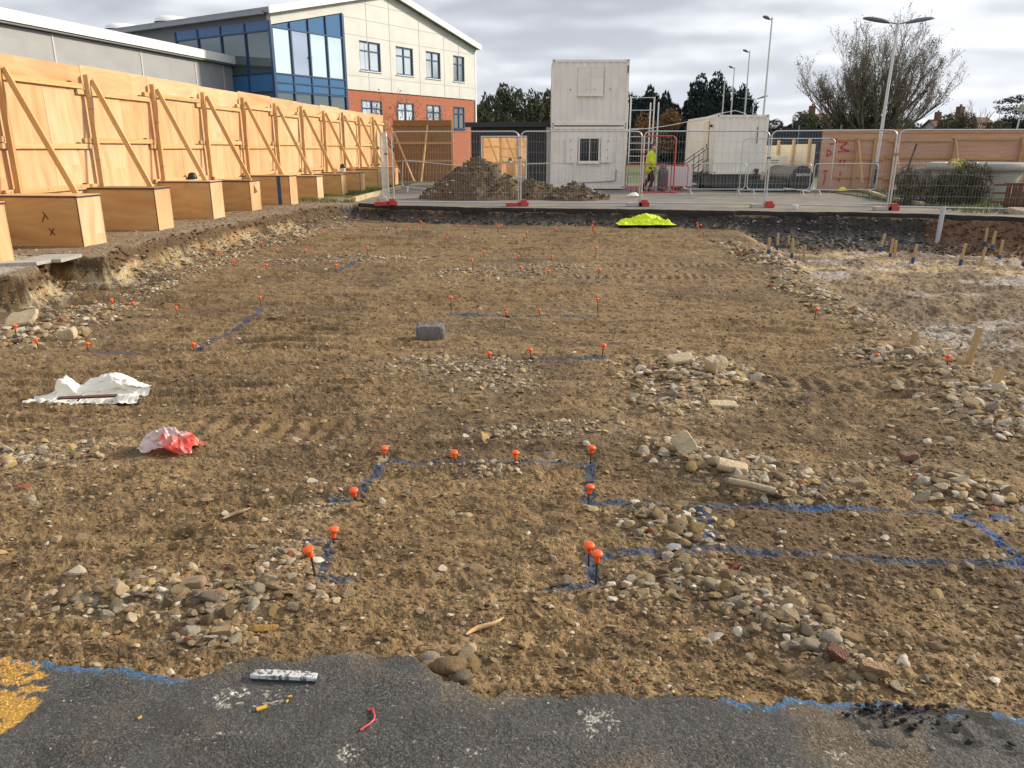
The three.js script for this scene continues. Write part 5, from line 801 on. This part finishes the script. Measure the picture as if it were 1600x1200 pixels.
// ---------------------------------------------------------------- soil heap behind the fence
{
  const NX = 190, NZ = 90, pos = [], col = [], uv = [], idx = [];
  const hh = (x, z) => { const w = (fbm(x * 1.2 + 3, z * 1.2, 3) - .5) * .7, a = 1.28 * Math.max(0, 1 - Math.pow(Math.hypot((x + 1.15 + w * .5) / 1.95, (z + 26.5 + w * .3) / 1.35), 1.25)), b = .55 * Math.max(0, 1 - Math.hypot((x - 2.05 + w) / 1.15, (z + 25.9) / .9)), c = .62 * Math.max(0, 1 - Math.hypot((x - .7) / 1.5, (z + 26.6) / 1.1)); return Math.max(a, b, c) + Math.max(0, Math.min(1, (a + b + c) * 6)) * ((fbm(x * 5, z * 5, 4) - .5) * .22 + (vn(x * 22, z * 22) - .5) * .08); };
  for (let j = 0; j <= NZ; j++) for (let i = 0; i <= NX; i++) { const x = -3.6 + 7.4 * i / NX, z = -28.2 + 3.9 * j / NZ, h = hh(x, z); pos.push(x, h > .02 ? h : -.05, z); uv.push(x, z); const n = fbm(x * 4, z * 4, 3), m = vn(x * 18, z * 18); const c = mix3([.08, .049, .025], [.15, .10, .056], n * .7 + m * .3); col.push(c[0] * 2, c[1] * 2, c[2] * 2); if (i < NX && j < NZ) { const a = j * (NX + 1) + i; idx.push(a, a + NX + 1, a + 1, a + 1, a + NX + 1, a + NX + 2); } }
  const g = new THREE.BufferGeometry(); g.setAttribute('position', new THREE.Float32BufferAttribute(pos, 3)); g.setAttribute('color', new THREE.Float32BufferAttribute(col, 3)); g.setAttribute('uv', new THREE.Float32BufferAttribute(uv, 2)); g.setIndex(idx); g.computeVertexNormals();
  const t = thing('soil_heap', 'brown heap of rooty soil and rubble behind the mesh fence', 'soil heap'); mesh('soil', g, M.soil, t);
  const cl = new THREE.InstancedMesh(PEBBLES[2], std({ color: lin(1, 1, 1), roughness: 1 }), 1500), o = new THREE.Object3D(), c = new THREE.Color(); let k = 0; while (k < 1500) { const x = rr(-3.3, 3.6), z = rr(-28, -24.6), h = hh(x, z); if (h < .04) continue; const s = .02 + .07 * Math.pow(rnd(), 3); o.position.set(x, h + s * .3, z); o.rotation.set(rnd() * 6, rnd() * 6, 0); o.scale.set(s * rr(.6, 1.8), s * rr(.4, .8), s); o.updateMatrix(); cl.setMatrixAt(k, o.matrix); const q = rnd() < .1 ? [.42, .38, .3] : rnd() < .3 ? [.22, .15, .09] : [.10, .065, .035]; cl.setColorAt(k++, c.setRGB(...q)); }
  cl.name = 'clods'; fin(cl); cl.userData.kind = 'stuff'; t.add(cl);
  const rt = []; for (let i = 0; i < 60; i++) { const x = rr(-2.8, 3), z = rr(-27.6, -25.2), h = hh(x, z); if (h < .1) continue; const a = rnd() * 6.28, L = rr(.15, .5); rt.push(tube([V(x, h, z), V(x + Math.cos(a) * L * .5, h + rr(.03, .12), z + Math.sin(a) * L * .5), V(x + Math.cos(a) * L, h + rr(-.08, .1), z + Math.sin(a) * L)], [.008, .007, .003], 4)); } mesh('roots', rt, std({ color: lin(.26, .19, .11) }), t);
}
// ---------------------------------------------------------------- lamps
function lamp(label, x, z, H, heads, group, tilt = 0) { const t = thing('lamp_post', label, 'lamp post', [x, 0, z], 0, group); t.rotation.z = tilt; mesh('base', [cyl(.085, .085, 1.1, 0, .55, 0, 14)], M.lampGrey, t); mesh('pole', [cyl(.045, .062, H - 1.05, 0, 1.05 + (H - 1.05) / 2, 0, 12)], M.galv, t); mesh('door', [box(.09, .5, .02, 0, .6, .085)], M.darkGrey, t);
  for (const [s, L, rise, hl, rz] of heads) { mesh('arm', rod(V(0, H - .12, 0), V(s * L, H - .12 + rise, rz || 0), .022), M.lampGrey, t); const g = new THREE.SphereGeometry(.5, 20, 12); g.scale(hl, .20, .34); const p = g.attributes.position; for (let i = 0; i < p.count; i++) if (p.getY(i) < -.02) p.setY(i, -.02 - (p.getY(i) + .02) * -.25); g.computeVertexNormals(); g.rotateZ(s * Math.atan2(rise, L) * .9); g.translate(s * (L + hl * .42), H - .10 + rise * 1.5, rz || 0); const h = mesh('lamp_head', g, M.lampHead, t); } return t; }
lamp('grey lamp post with two long lamp heads before the right hoarding', 13.75, -30.2, 6.0, [[-1, .34, .05, 1.05], [1, .34, .07, 1.05]], undefined, -.022);
[[13.3, -43, 'tallest looking mast with a single lamp behind the white unit'], [16.3, -57, 'second mast of the row of single lamps beyond the field edge'], [18.3, -68, 'third mast of the row of single lamps beyond the field edge'], [19.9, -77, 'most distant mast of the row of single lamps']].forEach(([x, z, l]) => lamp(l, x, z, 8, [[-1, .12, .05, .42]], 'floodlight masts'));
lamp('distant twin headed lamp post above the white unit', 22.2, -75, 6, [[-1, .3, .02, 1.0], [1, .4, .12, 1.0]]);
{ const t = lamp('leaning lamp post with camera and box above the right hoarding', 37.3, -60, 5.0, [[-1, .6, .05, .95], [1, .6, .05, .95]], undefined, -.05); mesh('antenna', [box(.05, .9, .05, .02, 5.5, 0)], M.lampGrey, t); mesh('control_box', [box(.38, .5, .2, 0, 4.45, .08)], std({ color: lin(.42, .40, .32) }), t); mesh('camera', [(() => { const g = new THREE.SphereGeometry(.14, 12, 8); g.translate(-.3, 3.8, .1); return g; })(), (() => { const g = new THREE.SphereGeometry(.14, 12, 8); g.translate(.3, 3.8, .1); return g; })(), box(.7, .05, .05, 0, 3.95, .05)], M.white, t); }
// ---------------------------------------------------------------- planter, pipes and bits on the right
{
  const t = thing('concrete_planter', 'large round weathered concrete planter with a thick rim', 'planter', [15.15, 0, -26.0]); mesh('bowl', lathe([[1.0, 0], [1.22, .6], [1.36, 1.1], [1.22, 1.1], [1.1, .9], [0, .85]], 48), M.concrete, t); mesh('rim', lathe([[1.33, .92], [1.47, .94], [1.5, 1.14], [1.33, 1.17], [1.22, 1.12], [1.22, 1.0]], 48), M.concrete, t);
  const w = mesh('concrete_block_wall', [box(1.75, .96, .3, 0, .48, 0)], M.concrete); w.position.set(14.35, 0, -27.3); tag(w, 'low grey concrete wall behind the shrub beside the planter', 'wall');
  const p = mesh('grey_pipe', [tube([V(0, -.3, 0), V(.02, .66, 0)], .055, 16)], std({ color: lin(.46, .48, .50), roughness: .5 })); p.position.set(10.6, -.42, -19.35); tag(p, 'grey plastic pipe standing upright at the pit edge', 'pipe');
  const k = mesh('black_post', [rod(V(0, 0, 0), V(.28, 1.2, 0), .03)], M.darkGrey); k.position.set(12.5, .55, -25.4); tag(k, 'thin black post leaning behind the shrub', 'post');
  const s = thing('rusty_slatted_panel', 'rusty brown slatted panel beside the planter', 'panel', [13.75, .0, -21.9], -.1); for (let i = 0; i < 16; i++) mesh('slat', [box(.12, .66, .03, i * .15, .36, .01 * (i % 2))], M.rust, s); mesh('rail', [box(2.5, .06, .05, 1.1, .66, .03)], M.rust, s); mesh('rail', [box(2.5, .06, .05, 1.1, .12, .03)], M.rust, s); for (const y of [.18, .42, .64]) mesh('bracket', [box(.42, .05, .05, -.2, y, .05)], M.rust, s);
  [[12.6, -24.6, .1], [12.9, -25.2, .25]].forEach(([x, z, r]) => { const b = mesh('white_plank', [box(1.5, .03, .1)], std({ color: lin(.62, .6, .55) })); b.position.set(x, .1, z); b.rotation.y = r - .3; tag(b, 'white plank lying on the grass by the lamp post', 'plank', 'white planks on the grass'); });
  rock('cut_stump', 'rounded pale lump on the bank below the planter', [.38, .30, .22], .42, .3, .3, 12.9, -20.0, 8, .2).position.y = .0;
}

// ---------------------------------------------------------------- trees, hedges and shrubs
function leafGeo(pts, size, cols, opt = {}) {        // pts: [x,y,z,nx,ny,nz]; one bent leaf clump per point
  const n = pts.length, pos = new Float32Array(n * 18), col = new Float32Array(n * 18), q = new THREE.Vector3(), a = new THREE.Vector3(), b = new THREE.Vector3(); let o = 0;
  for (const p of pts) {
    const s = size * rr(.6, 1.35); a.set(rr(-1, 1), rr(-1, 1) * (opt.up ? 1.6 : 1) + (opt.up ? .9 : 0), rr(-1, 1)).normalize(); q.set(rr(-1, 1), rr(-1, 1), rr(-1, 1)); b.crossVectors(a, q).normalize();
    const L = s * (opt.long || 1.2), Wd = s * (opt.thin || .6), c = pick(cols), v = rr(.7, 1.25), k = new THREE.Vector3().crossVectors(a, b).multiplyScalar(s * rr(-.25, .25));
    const P = [[0, 0, 0], [.5, .5, 1], [1, 0, 0], [0, 0, 0], [1, 0, 0], [.5, -.5, 1]];
    for (const [u, w, m] of P) { pos[o] = p[0] + a.x * L * (u - .5) + b.x * Wd * w + k.x * m; col[o] = c[0] * v; pos[o + 1] = p[1] + a.y * L * (u - .5) + b.y * Wd * w + k.y * m; col[o + 1] = c[1] * v; pos[o + 2] = p[2] + a.z * L * (u - .5) + b.z * Wd * w + k.z * m; col[o + 2] = c[2] * v; o += 3; }
  }
  const g = new THREE.BufferGeometry(); g.setAttribute('position', new THREE.BufferAttribute(pos, 3)); g.setAttribute('color', new THREE.BufferAttribute(col, 3)); g.computeVertexNormals(); g.setAttribute('uv', new THREE.BufferAttribute(new Float32Array(n * 12), 2)); return g;
}
function blobPts(blobs, n) { const tot = blobs.reduce((s, b) => s + b[3] * b[4] * b[5], 0), out = []; for (const [x, y, z, rx, ry, rz] of blobs) { const m = Math.round(n * rx * ry * rz / tot); for (let i = 0; i < m; i++) { const d = V(rr(-1, 1), rr(-1, 1), rr(-1, 1)); if (d.lengthSq() > 1 || d.lengthSq() < .01) { i--; continue; } const L = d.length(); d.multiplyScalar(Math.pow(L, .35) / L * (1 + .35 * (vn(d.x / L * 2.5 + x * 3 + 40, d.y / L * 2.5 + d.z / L * 2 + z) - .5))); out.push([x + d.x * rx, y + d.y * ry, z + d.z * rz]); } } return out; }
const GREEN = [[.050, .070, .036], [.075, .095, .045], [.040, .055, .034], [.105, .12, .055]], CONIF = [[.020, .040, .034], [.028, .052, .042], [.015, .030, .026]], BROWN = [[.12, .095, .06], [.095, .08, .052], [.075, .072, .046], [.14, .105, .065]], RUSSET = [[.22, .105, .035], [.16, .075, .028], [.12, .07, .03], [.28, .14, .05]], OLIVE = [[.09, .085, .035], [.065, .068, .03], [.05, .055, .028]];
function leafyTree(name, label, x, z, H, rx, blobs, n, size, cols, group, opt) {
  const t = thing(name, label, name.includes('shrub') || name.includes('hedge') ? 'shrub' : 'tree', [x, 0, z], 0, group);
  const tr = []; for (let i = 0; i < 5; i++) { const a = i * 1.3, e = V(Math.cos(a) * rx * .4, H * rr(.5, .85), Math.sin(a) * rx * .3); tr.push(tube([V(0, -.05, 0), V(e.x * .15, H * .25, e.z * .2), V(e.x * .6, e.y * .6, e.z * .6), e], [H * .02, H * .015, H * .009, H * .003], 6)); } mesh('trunk', tr, M.bark, t);
  mesh('crown', leafGeo(blobPts(blobs, n), size, cols, opt), M.leaf, t); return t;
}
seed(71);
// evergreen screen between the school and the cabins
[[-2.7, -57, 4.4, 'grey green evergreen shrub touching the end of the school'], [-1.5, -55, 4.9, 'dark evergreen tree in the screen near the school'], [-.2, -56, 5.7, 'tallest ragged evergreen in the screen above the timber cabin'], [1.0, -55, 5.2, 'bushy evergreen in the screen above the cabin roof'], [2.2, -56, 5.3, 'brownish thin leaved tree beside the stacked cabins'], [-.9, -53, 3.6, 'low yellow green shrub in front of the evergreen screen']].forEach(([x, z, H, l], i) => {
  const B = []; for (let k = 0; k < 9; k++) { const y = H * (.15 + .8 * k / 9); B.push([rr(-.6, .6), y, rr(-.5, .5), 1.05 * (1 - .55 * k / 9), H * .17, .9 * (1 - .5 * k / 9)]); } for (let k = 0; k < 3; k++) B.push([rr(-.7, .7), H * rr(.86, .98), rr(-.3, .3), .2, H * .1, .2]);
  leafyTree('evergreen_tree', l, x, z, H, 1.2, B, 7000, .22, i === 4 ? BROWN.concat(GREEN) : i === 5 ? OLIVE.concat(GREEN) : GREEN.concat(i % 2 === 0 ? OLIVE : GREEN), 'evergreen screen by the school', { up: 1, long: 1.5, thin: .45 });
});
// tall dark conifers
[[12.6, -86, 6.9, 2.2, 'dark conifer just behind the ladder tower'], [14.6, -86, 7.6, 2.0, 'dark pointed conifer in the gap left of the broad ones'], [16.2, -86, 7.0, 1.8, 'shorter dark conifer beside the gap in the tree line'], [19.4, -85, 8.6, 2.3, 'broad dark conifer behind the white unit'], [21.6, -86, 8.9, 2.4, 'tallest dark conifer behind the mast row'], [23.8, -85, 7.6, 2.0, 'dark conifer at the end of the row by the masts']].forEach(([x, z, H, r, l]) => {
  const B = []; for (let k = 0; k < 11; k++) { const f = k / 10, rad = r * (f < .15 ? .85 : Math.pow(1 - f * .93, .6)); B.push([rr(-.2, .2), H * (.06 + .9 * f), rr(-.2, .2), rad * 1.25, H * .085, rad]); } for (let k = 0; k < 7; k++) B.push([rr(-.7, .7) * r, H * rr(.6, .9), rr(-.3, .3), .6, .6, .5]);
  leafyTree('conifer_tree', l, x, z, H, r, B, 9000, .36, CONIF, 'dark conifers beyond the field', { up: 1, long: 1.4, thin: .5 });
});
// russet tree behind the gateway
{ const B = []; for (let k = 0; k < 16; k++) B.push([rr(-1.2, 1.2), rr(1.2, 3.9), rr(-.8, .8), rr(.35, .7), rr(.35, .6), rr(.35, .6)]); leafyTree('russet_tree', 'small russet leaved autumn tree behind the red gateway', 10.4, -58, 4.3, 1.6, B, 3200, .13, RUSSET); }
// brown hedgerow beyond the right-hand side
for (let i = 0; i < 9; i++) {
  const x = 25.5 + i * 2.75 + rr(-.5, .5), z = -78 + rr(-3, 3) + (i > 4 ? 6 : 0), H = [5.0, 5.4, 5.0, 5.6, 5.4, 5.0, 4.4, 4.6, 4.5][i] * rr(.9, 1.05), B = []; for (let k = 0; k < 12; k++) B.push([rr(-1.8, 1.8), H * rr(.2, .85), rr(-1, 1), rr(.7, 1.3), rr(.5, .9), rr(.7, 1.1)]);
  leafyTree('hedgerow_shrub', ['yellow green bush beside the corner of the white unit', 'mid green bush right of the white unit', 'grey brown bush above the cream hoarding', 'brown twiggy bush before the bare thorn tree', 'brown bush at the left foot of the big bare tree', 'olive bush behind the right hoarding near the big tree', 'brown bush before the white gabled house', 'olive brown bush beside the white gabled house', 'twiggy bush between the house and the cedar'][i], x, z, H, 1.8, B, 4200, .27, i < 2 ? GREEN.concat(OLIVE) : i % 3 === 1 ? OLIVE.concat(BROWN) : BROWN, 'hedgerow bushes', { long: 1.6, thin: .35 });
}
{ const B = []; for (let k = 0; k < 26; k++) { const y = rr(1.2, 5.9), r = 3.2 * (1 - y / 8); B.push([rr(-r, r), y, rr(-r, r) * .7, rr(.6, 1.5), .16, rr(.5, 1.1)]); } B.push([0, 2, 0, 2.2, 1.7, 1.6]); leafyTree('cedar_tree', 'dark blue green cedar with layered boughs above the right hoarding', 43.2, -70, 6.1, 3, B, 5200, .2, [[.016, .030, .034], [.022, .038, .040], [.012, .022, .026]], undefined, { long: 1.5, thin: .4 }); }
function bareTree(name, label, x, z, H, spread, nLimb, wind, opt) {
  const t = thing(name, label, 'tree', [x, 0, z]); const big = [], twg = [], tips = [];
  function grow(p, d, L, r, lv) {
    const pts = [p.clone()], rs = [r], n = lv < 2 ? 6 : 4; let q = p.clone(), dir = d.clone();
    for (let i = 1; i <= n; i++) { dir.x += rr(-.16, .16) + wind * .045 * lv; dir.z += rr(-.16, .16); dir.y += lv < 2 ? .05 : .09; dir.normalize(); q = q.clone().addScaledVector(dir, L / n); pts.push(q); rs.push(Math.max(opt.min, r * (1 - .8 * i / n))); }
    (lv < 2 ? big : twg).push(tube(pts, rs, lv < 2 ? 6 : 3)); if (lv >= 2) tips.push(pts[n], pts[n - 1]);
    if (lv < opt.levels) { const m = [0, opt.b1, opt.b2, opt.b3][lv + 0] || 0; for (let k = 0; k < m; k++) { const f = rr(.22, 1), i = Math.min(n - 1, Math.floor(f * n)), s = pts[i].clone().lerp(pts[i + 1], f * n - i), nd = dir.clone().multiplyScalar(.9).add(V(rr(-.7, .7), rr(-.05, .5), rr(-.7, .7))).normalize(); grow(s, nd, L * rr(.32, .55) * (1.15 - f * .4), Math.max(opt.min, rs[i] * .55), lv + 1); } }
  }
  big.push(tube([V(0, -.1, 0), V(.05, H * .08, 0), V(0, H * .16, .02)], [H * .035, H * .028, H * .022], 10));
  for (let i = 0; i < nLimb; i++) { const f = nLimb > 1 ? i / (nLimb - 1) * 2 - 1 : 0, a = f * spread; grow(V(f * .12 * H * .3, H * rr(.03, .15), rr(-.15, .15)), V(Math.sin(a), Math.cos(a), rr(-.45, .45)).normalize(), H * rr(.62, .82) * (1 - .22 * Math.abs(f)), H * .0135, 1); }
  mesh('trunk', big, M.bark, t); mesh('twigs', twg, M.twig, t);
  if (opt.leaves) { const P = []; for (const p of tips) for (let k = 0; k < opt.leaves; k++) P.push([p.x + rr(-.2, .2), p.y + rr(-.25, .2), p.z + rr(-.2, .2)]); mesh('leaves', leafGeo(P, .085, [[.16, .12, .065], [.12, .10, .06], [.20, .15, .08]], {}), M.leaf, t); }
  return t;
}
seed(81);
{
  const t = bareTree('bare_tree', 'large windswept bare tree with ivy round its trunk behind the lamp post', 26.6, -60, 9.9, .88, 23, .02, { levels: 4, b1: 13, b2: 7, b3: 3, min: .008, leaves: 1 });
  const B = []; for (let k = 0; k < 16; k++) B.push([rr(-2.6, 2.0), rr(.8, 3.4), rr(-1, 1), rr(.7, 1.3), rr(.6, 1.1), .9]); B.push([-.6, 4.2, 0, 1.1, 1.2, .8], [-.4, 5.2, 0, .6, .8, .6]); mesh('ivy', leafGeo(blobPts(B, 5200), .17, GREEN.concat(OLIVE)), M.leaf, t);
}
bareTree('bare_tree', 'small bare thorn tree above the brown hedgerow', 36, -84, 5.8, 1.1, 9, .2, { levels: 3, b1: 8, b2: 5, min: .014 });
bareTree('bare_tree', 'pale bare tree between the white house and the cedar', 46.5, -82, 6.0, .8, 9, -.5, { levels: 3, b1: 8, b2: 4, min: .013 });
bareTree('bare_tree', 'thin leafed sapling standing in front of the school windows', -5.5, -43.5, 4.9, .7, 6, .1, { levels: 3, b1: 6, b2: 3, min: .007, leaves: 1 });
// houses far off
seed(91);
[[51.5, -95, 5.0, 6, .45, 'white gabled house with a brown tiled roof behind the hedgerow'], [43, -120, 6.3, 9, 0, 'distant tiled roof with chimneys beyond the green bush'], [66, -128, 5.8, 8, .2, 'distant dark roof with chimneys beside the big bare tree']].forEach(([x, z, H, W, r, l], i) => {
  const t = thing('house', l, 'house', [x, 0, z], r), D = 8, E = H - 2.6, s = new THREE.Shape(); s.moveTo(-D / 2, 0); s.lineTo(D / 2, 0); s.lineTo(D / 2, E); s.lineTo(0, H); s.lineTo(-D / 2, E); const g = new THREE.ExtrudeGeometry(s, { depth: W, bevelEnabled: false }); g.rotateY(Math.PI / 2); mesh('wall', g, i ? M.cladGrey : M.white, t);
  for (const k of [-1, 1]) { const q = bar(V(W / 2, E - .1, k * (D / 2 + .25)), V(W / 2, H + .12, 0), W + .7, .14, V(0, .8, k * .6)); mesh('roof', q, M.tile, t); } mesh('chimney', [box(.8, 1.6, .6, 1.2, H + .5, 0), box(.2, .3, .2, 1.2, H + 1.4, 0)], M.tile, t); mesh('window', [box(.03, 1.1, .9, -.02, E - .9, .6)], M.glassDark, t);
});
// shrub by the planter and rough grass
{
  const B = []; for (let k = 0; k < 34; k++) { const u = rr(-1.3, 1.2); B.push([u, rr(.1, .55 + .35 * Math.exp(-((u - .3) ** 2) * 2)), rr(-.5, .5), rr(.14, .34), rr(.12, .3), .3]); }
  const t = leafyTree('shrub', 'tangled brown and green shrub growing before the concrete planter', 12.75, -23.4, 1.1, 1.2, B, 4200, .10, [[.10, .075, .05], [.13, .10, .065], [.07, .085, .03], [.055, .08, .025], [.15, .12, .08]], undefined, { long: 2.2, thin: .2 });
  const tw = []; for (let i = 0; i < 150; i++) { const x = rr(-1.3, 1.5), z = rr(-.5, .5), a = rr(-1, 1), L = rr(.5, 1.1); tw.push(tube([V(x, 0, z), V(x + a * .25 * L, L * .7, z + rr(-.15, .15)), V(x + a * .7 * L, L * rr(.6, 1), z + rr(-.3, .3))], [.007, .005, .002], 3)); } mesh('stems', tw, std({ color: lin(.15, .105, .075) }), t); t.scale.set(1, 1.3, 1); mesh('flowers', leafGeo(blobPts([[.25, .92, .1, .28, .08, .2]], 60), .09, [[.62, .55, .12], [.5, .48, .15]]), M.leaf, t);
}
function grassPatch(name, label, n, fn, h, cols) { const g = new THREE.BufferGeometry(), pos = [], col = []; for (let i = 0; i < n; i++) { const p = fn(); if (!p) continue; const [x, y, z] = p, a = rnd() * 6.28, L = h * rr(.5, 1.3), w = .008 + h * .06, c = pick(cols), v = rr(.7, 1.3), lx = Math.cos(a) * L * .5, lz = Math.sin(a) * L * .5; pos.push(x - Math.sin(a) * w, y, z + Math.cos(a) * w, x + Math.sin(a) * w, y, z - Math.cos(a) * w, x + lx, y + L, z + lz); for (let k = 0; k < 3; k++) col.push(c[0] * v, c[1] * v, c[2] * v); } g.setAttribute('position', new THREE.Float32BufferAttribute(pos, 3)); g.setAttribute('color', new THREE.Float32BufferAttribute(col, 3)); g.computeVertexNormals(); const m = mesh(name, g, M.leaf); m.userData = { kind: 'stuff', label, category: 'grass' }; }
const GR = [[.10, .15, .03], [.075, .12, .025], [.14, .17, .045], [.16, .15, .06]];
grassPatch('grass', 'rough grass on the verge under the far ballast boxes', 9000, () => { const z = rr(-24.6, -39), x = rr(-8.0, -5.0); if (vn(x * 1.1, z * 1.1) < .35 && z > -30) return null; return [x + (z < -30 ? .3 : 0), -.03, z]; }, .10, GR);
grassPatch('grass', 'rough grass in the planted bed by the lamp post', 9000, () => { const z = rr(-19.9, -31.2), x = rr(11.6, 18) + (z < -27 ? 1.2 : 0); if (z > -22 && x > 13.2) return null; return [x, .02, z]; }, .10, GR.concat([[.2, .17, .09]]));
{ const g = new THREE.BoxGeometry(6.6, .08, 9.2, 1, 1, 1); const m = mesh('planted_bed', g, std({ map: dirtMap, color: lin(.07, .07, .03), roughness: 1 })); m.position.set(15.35, -.008, -26.2); struct(m); }

camera.updateMatrixWorld(true);
renderer.render(scene, camera);
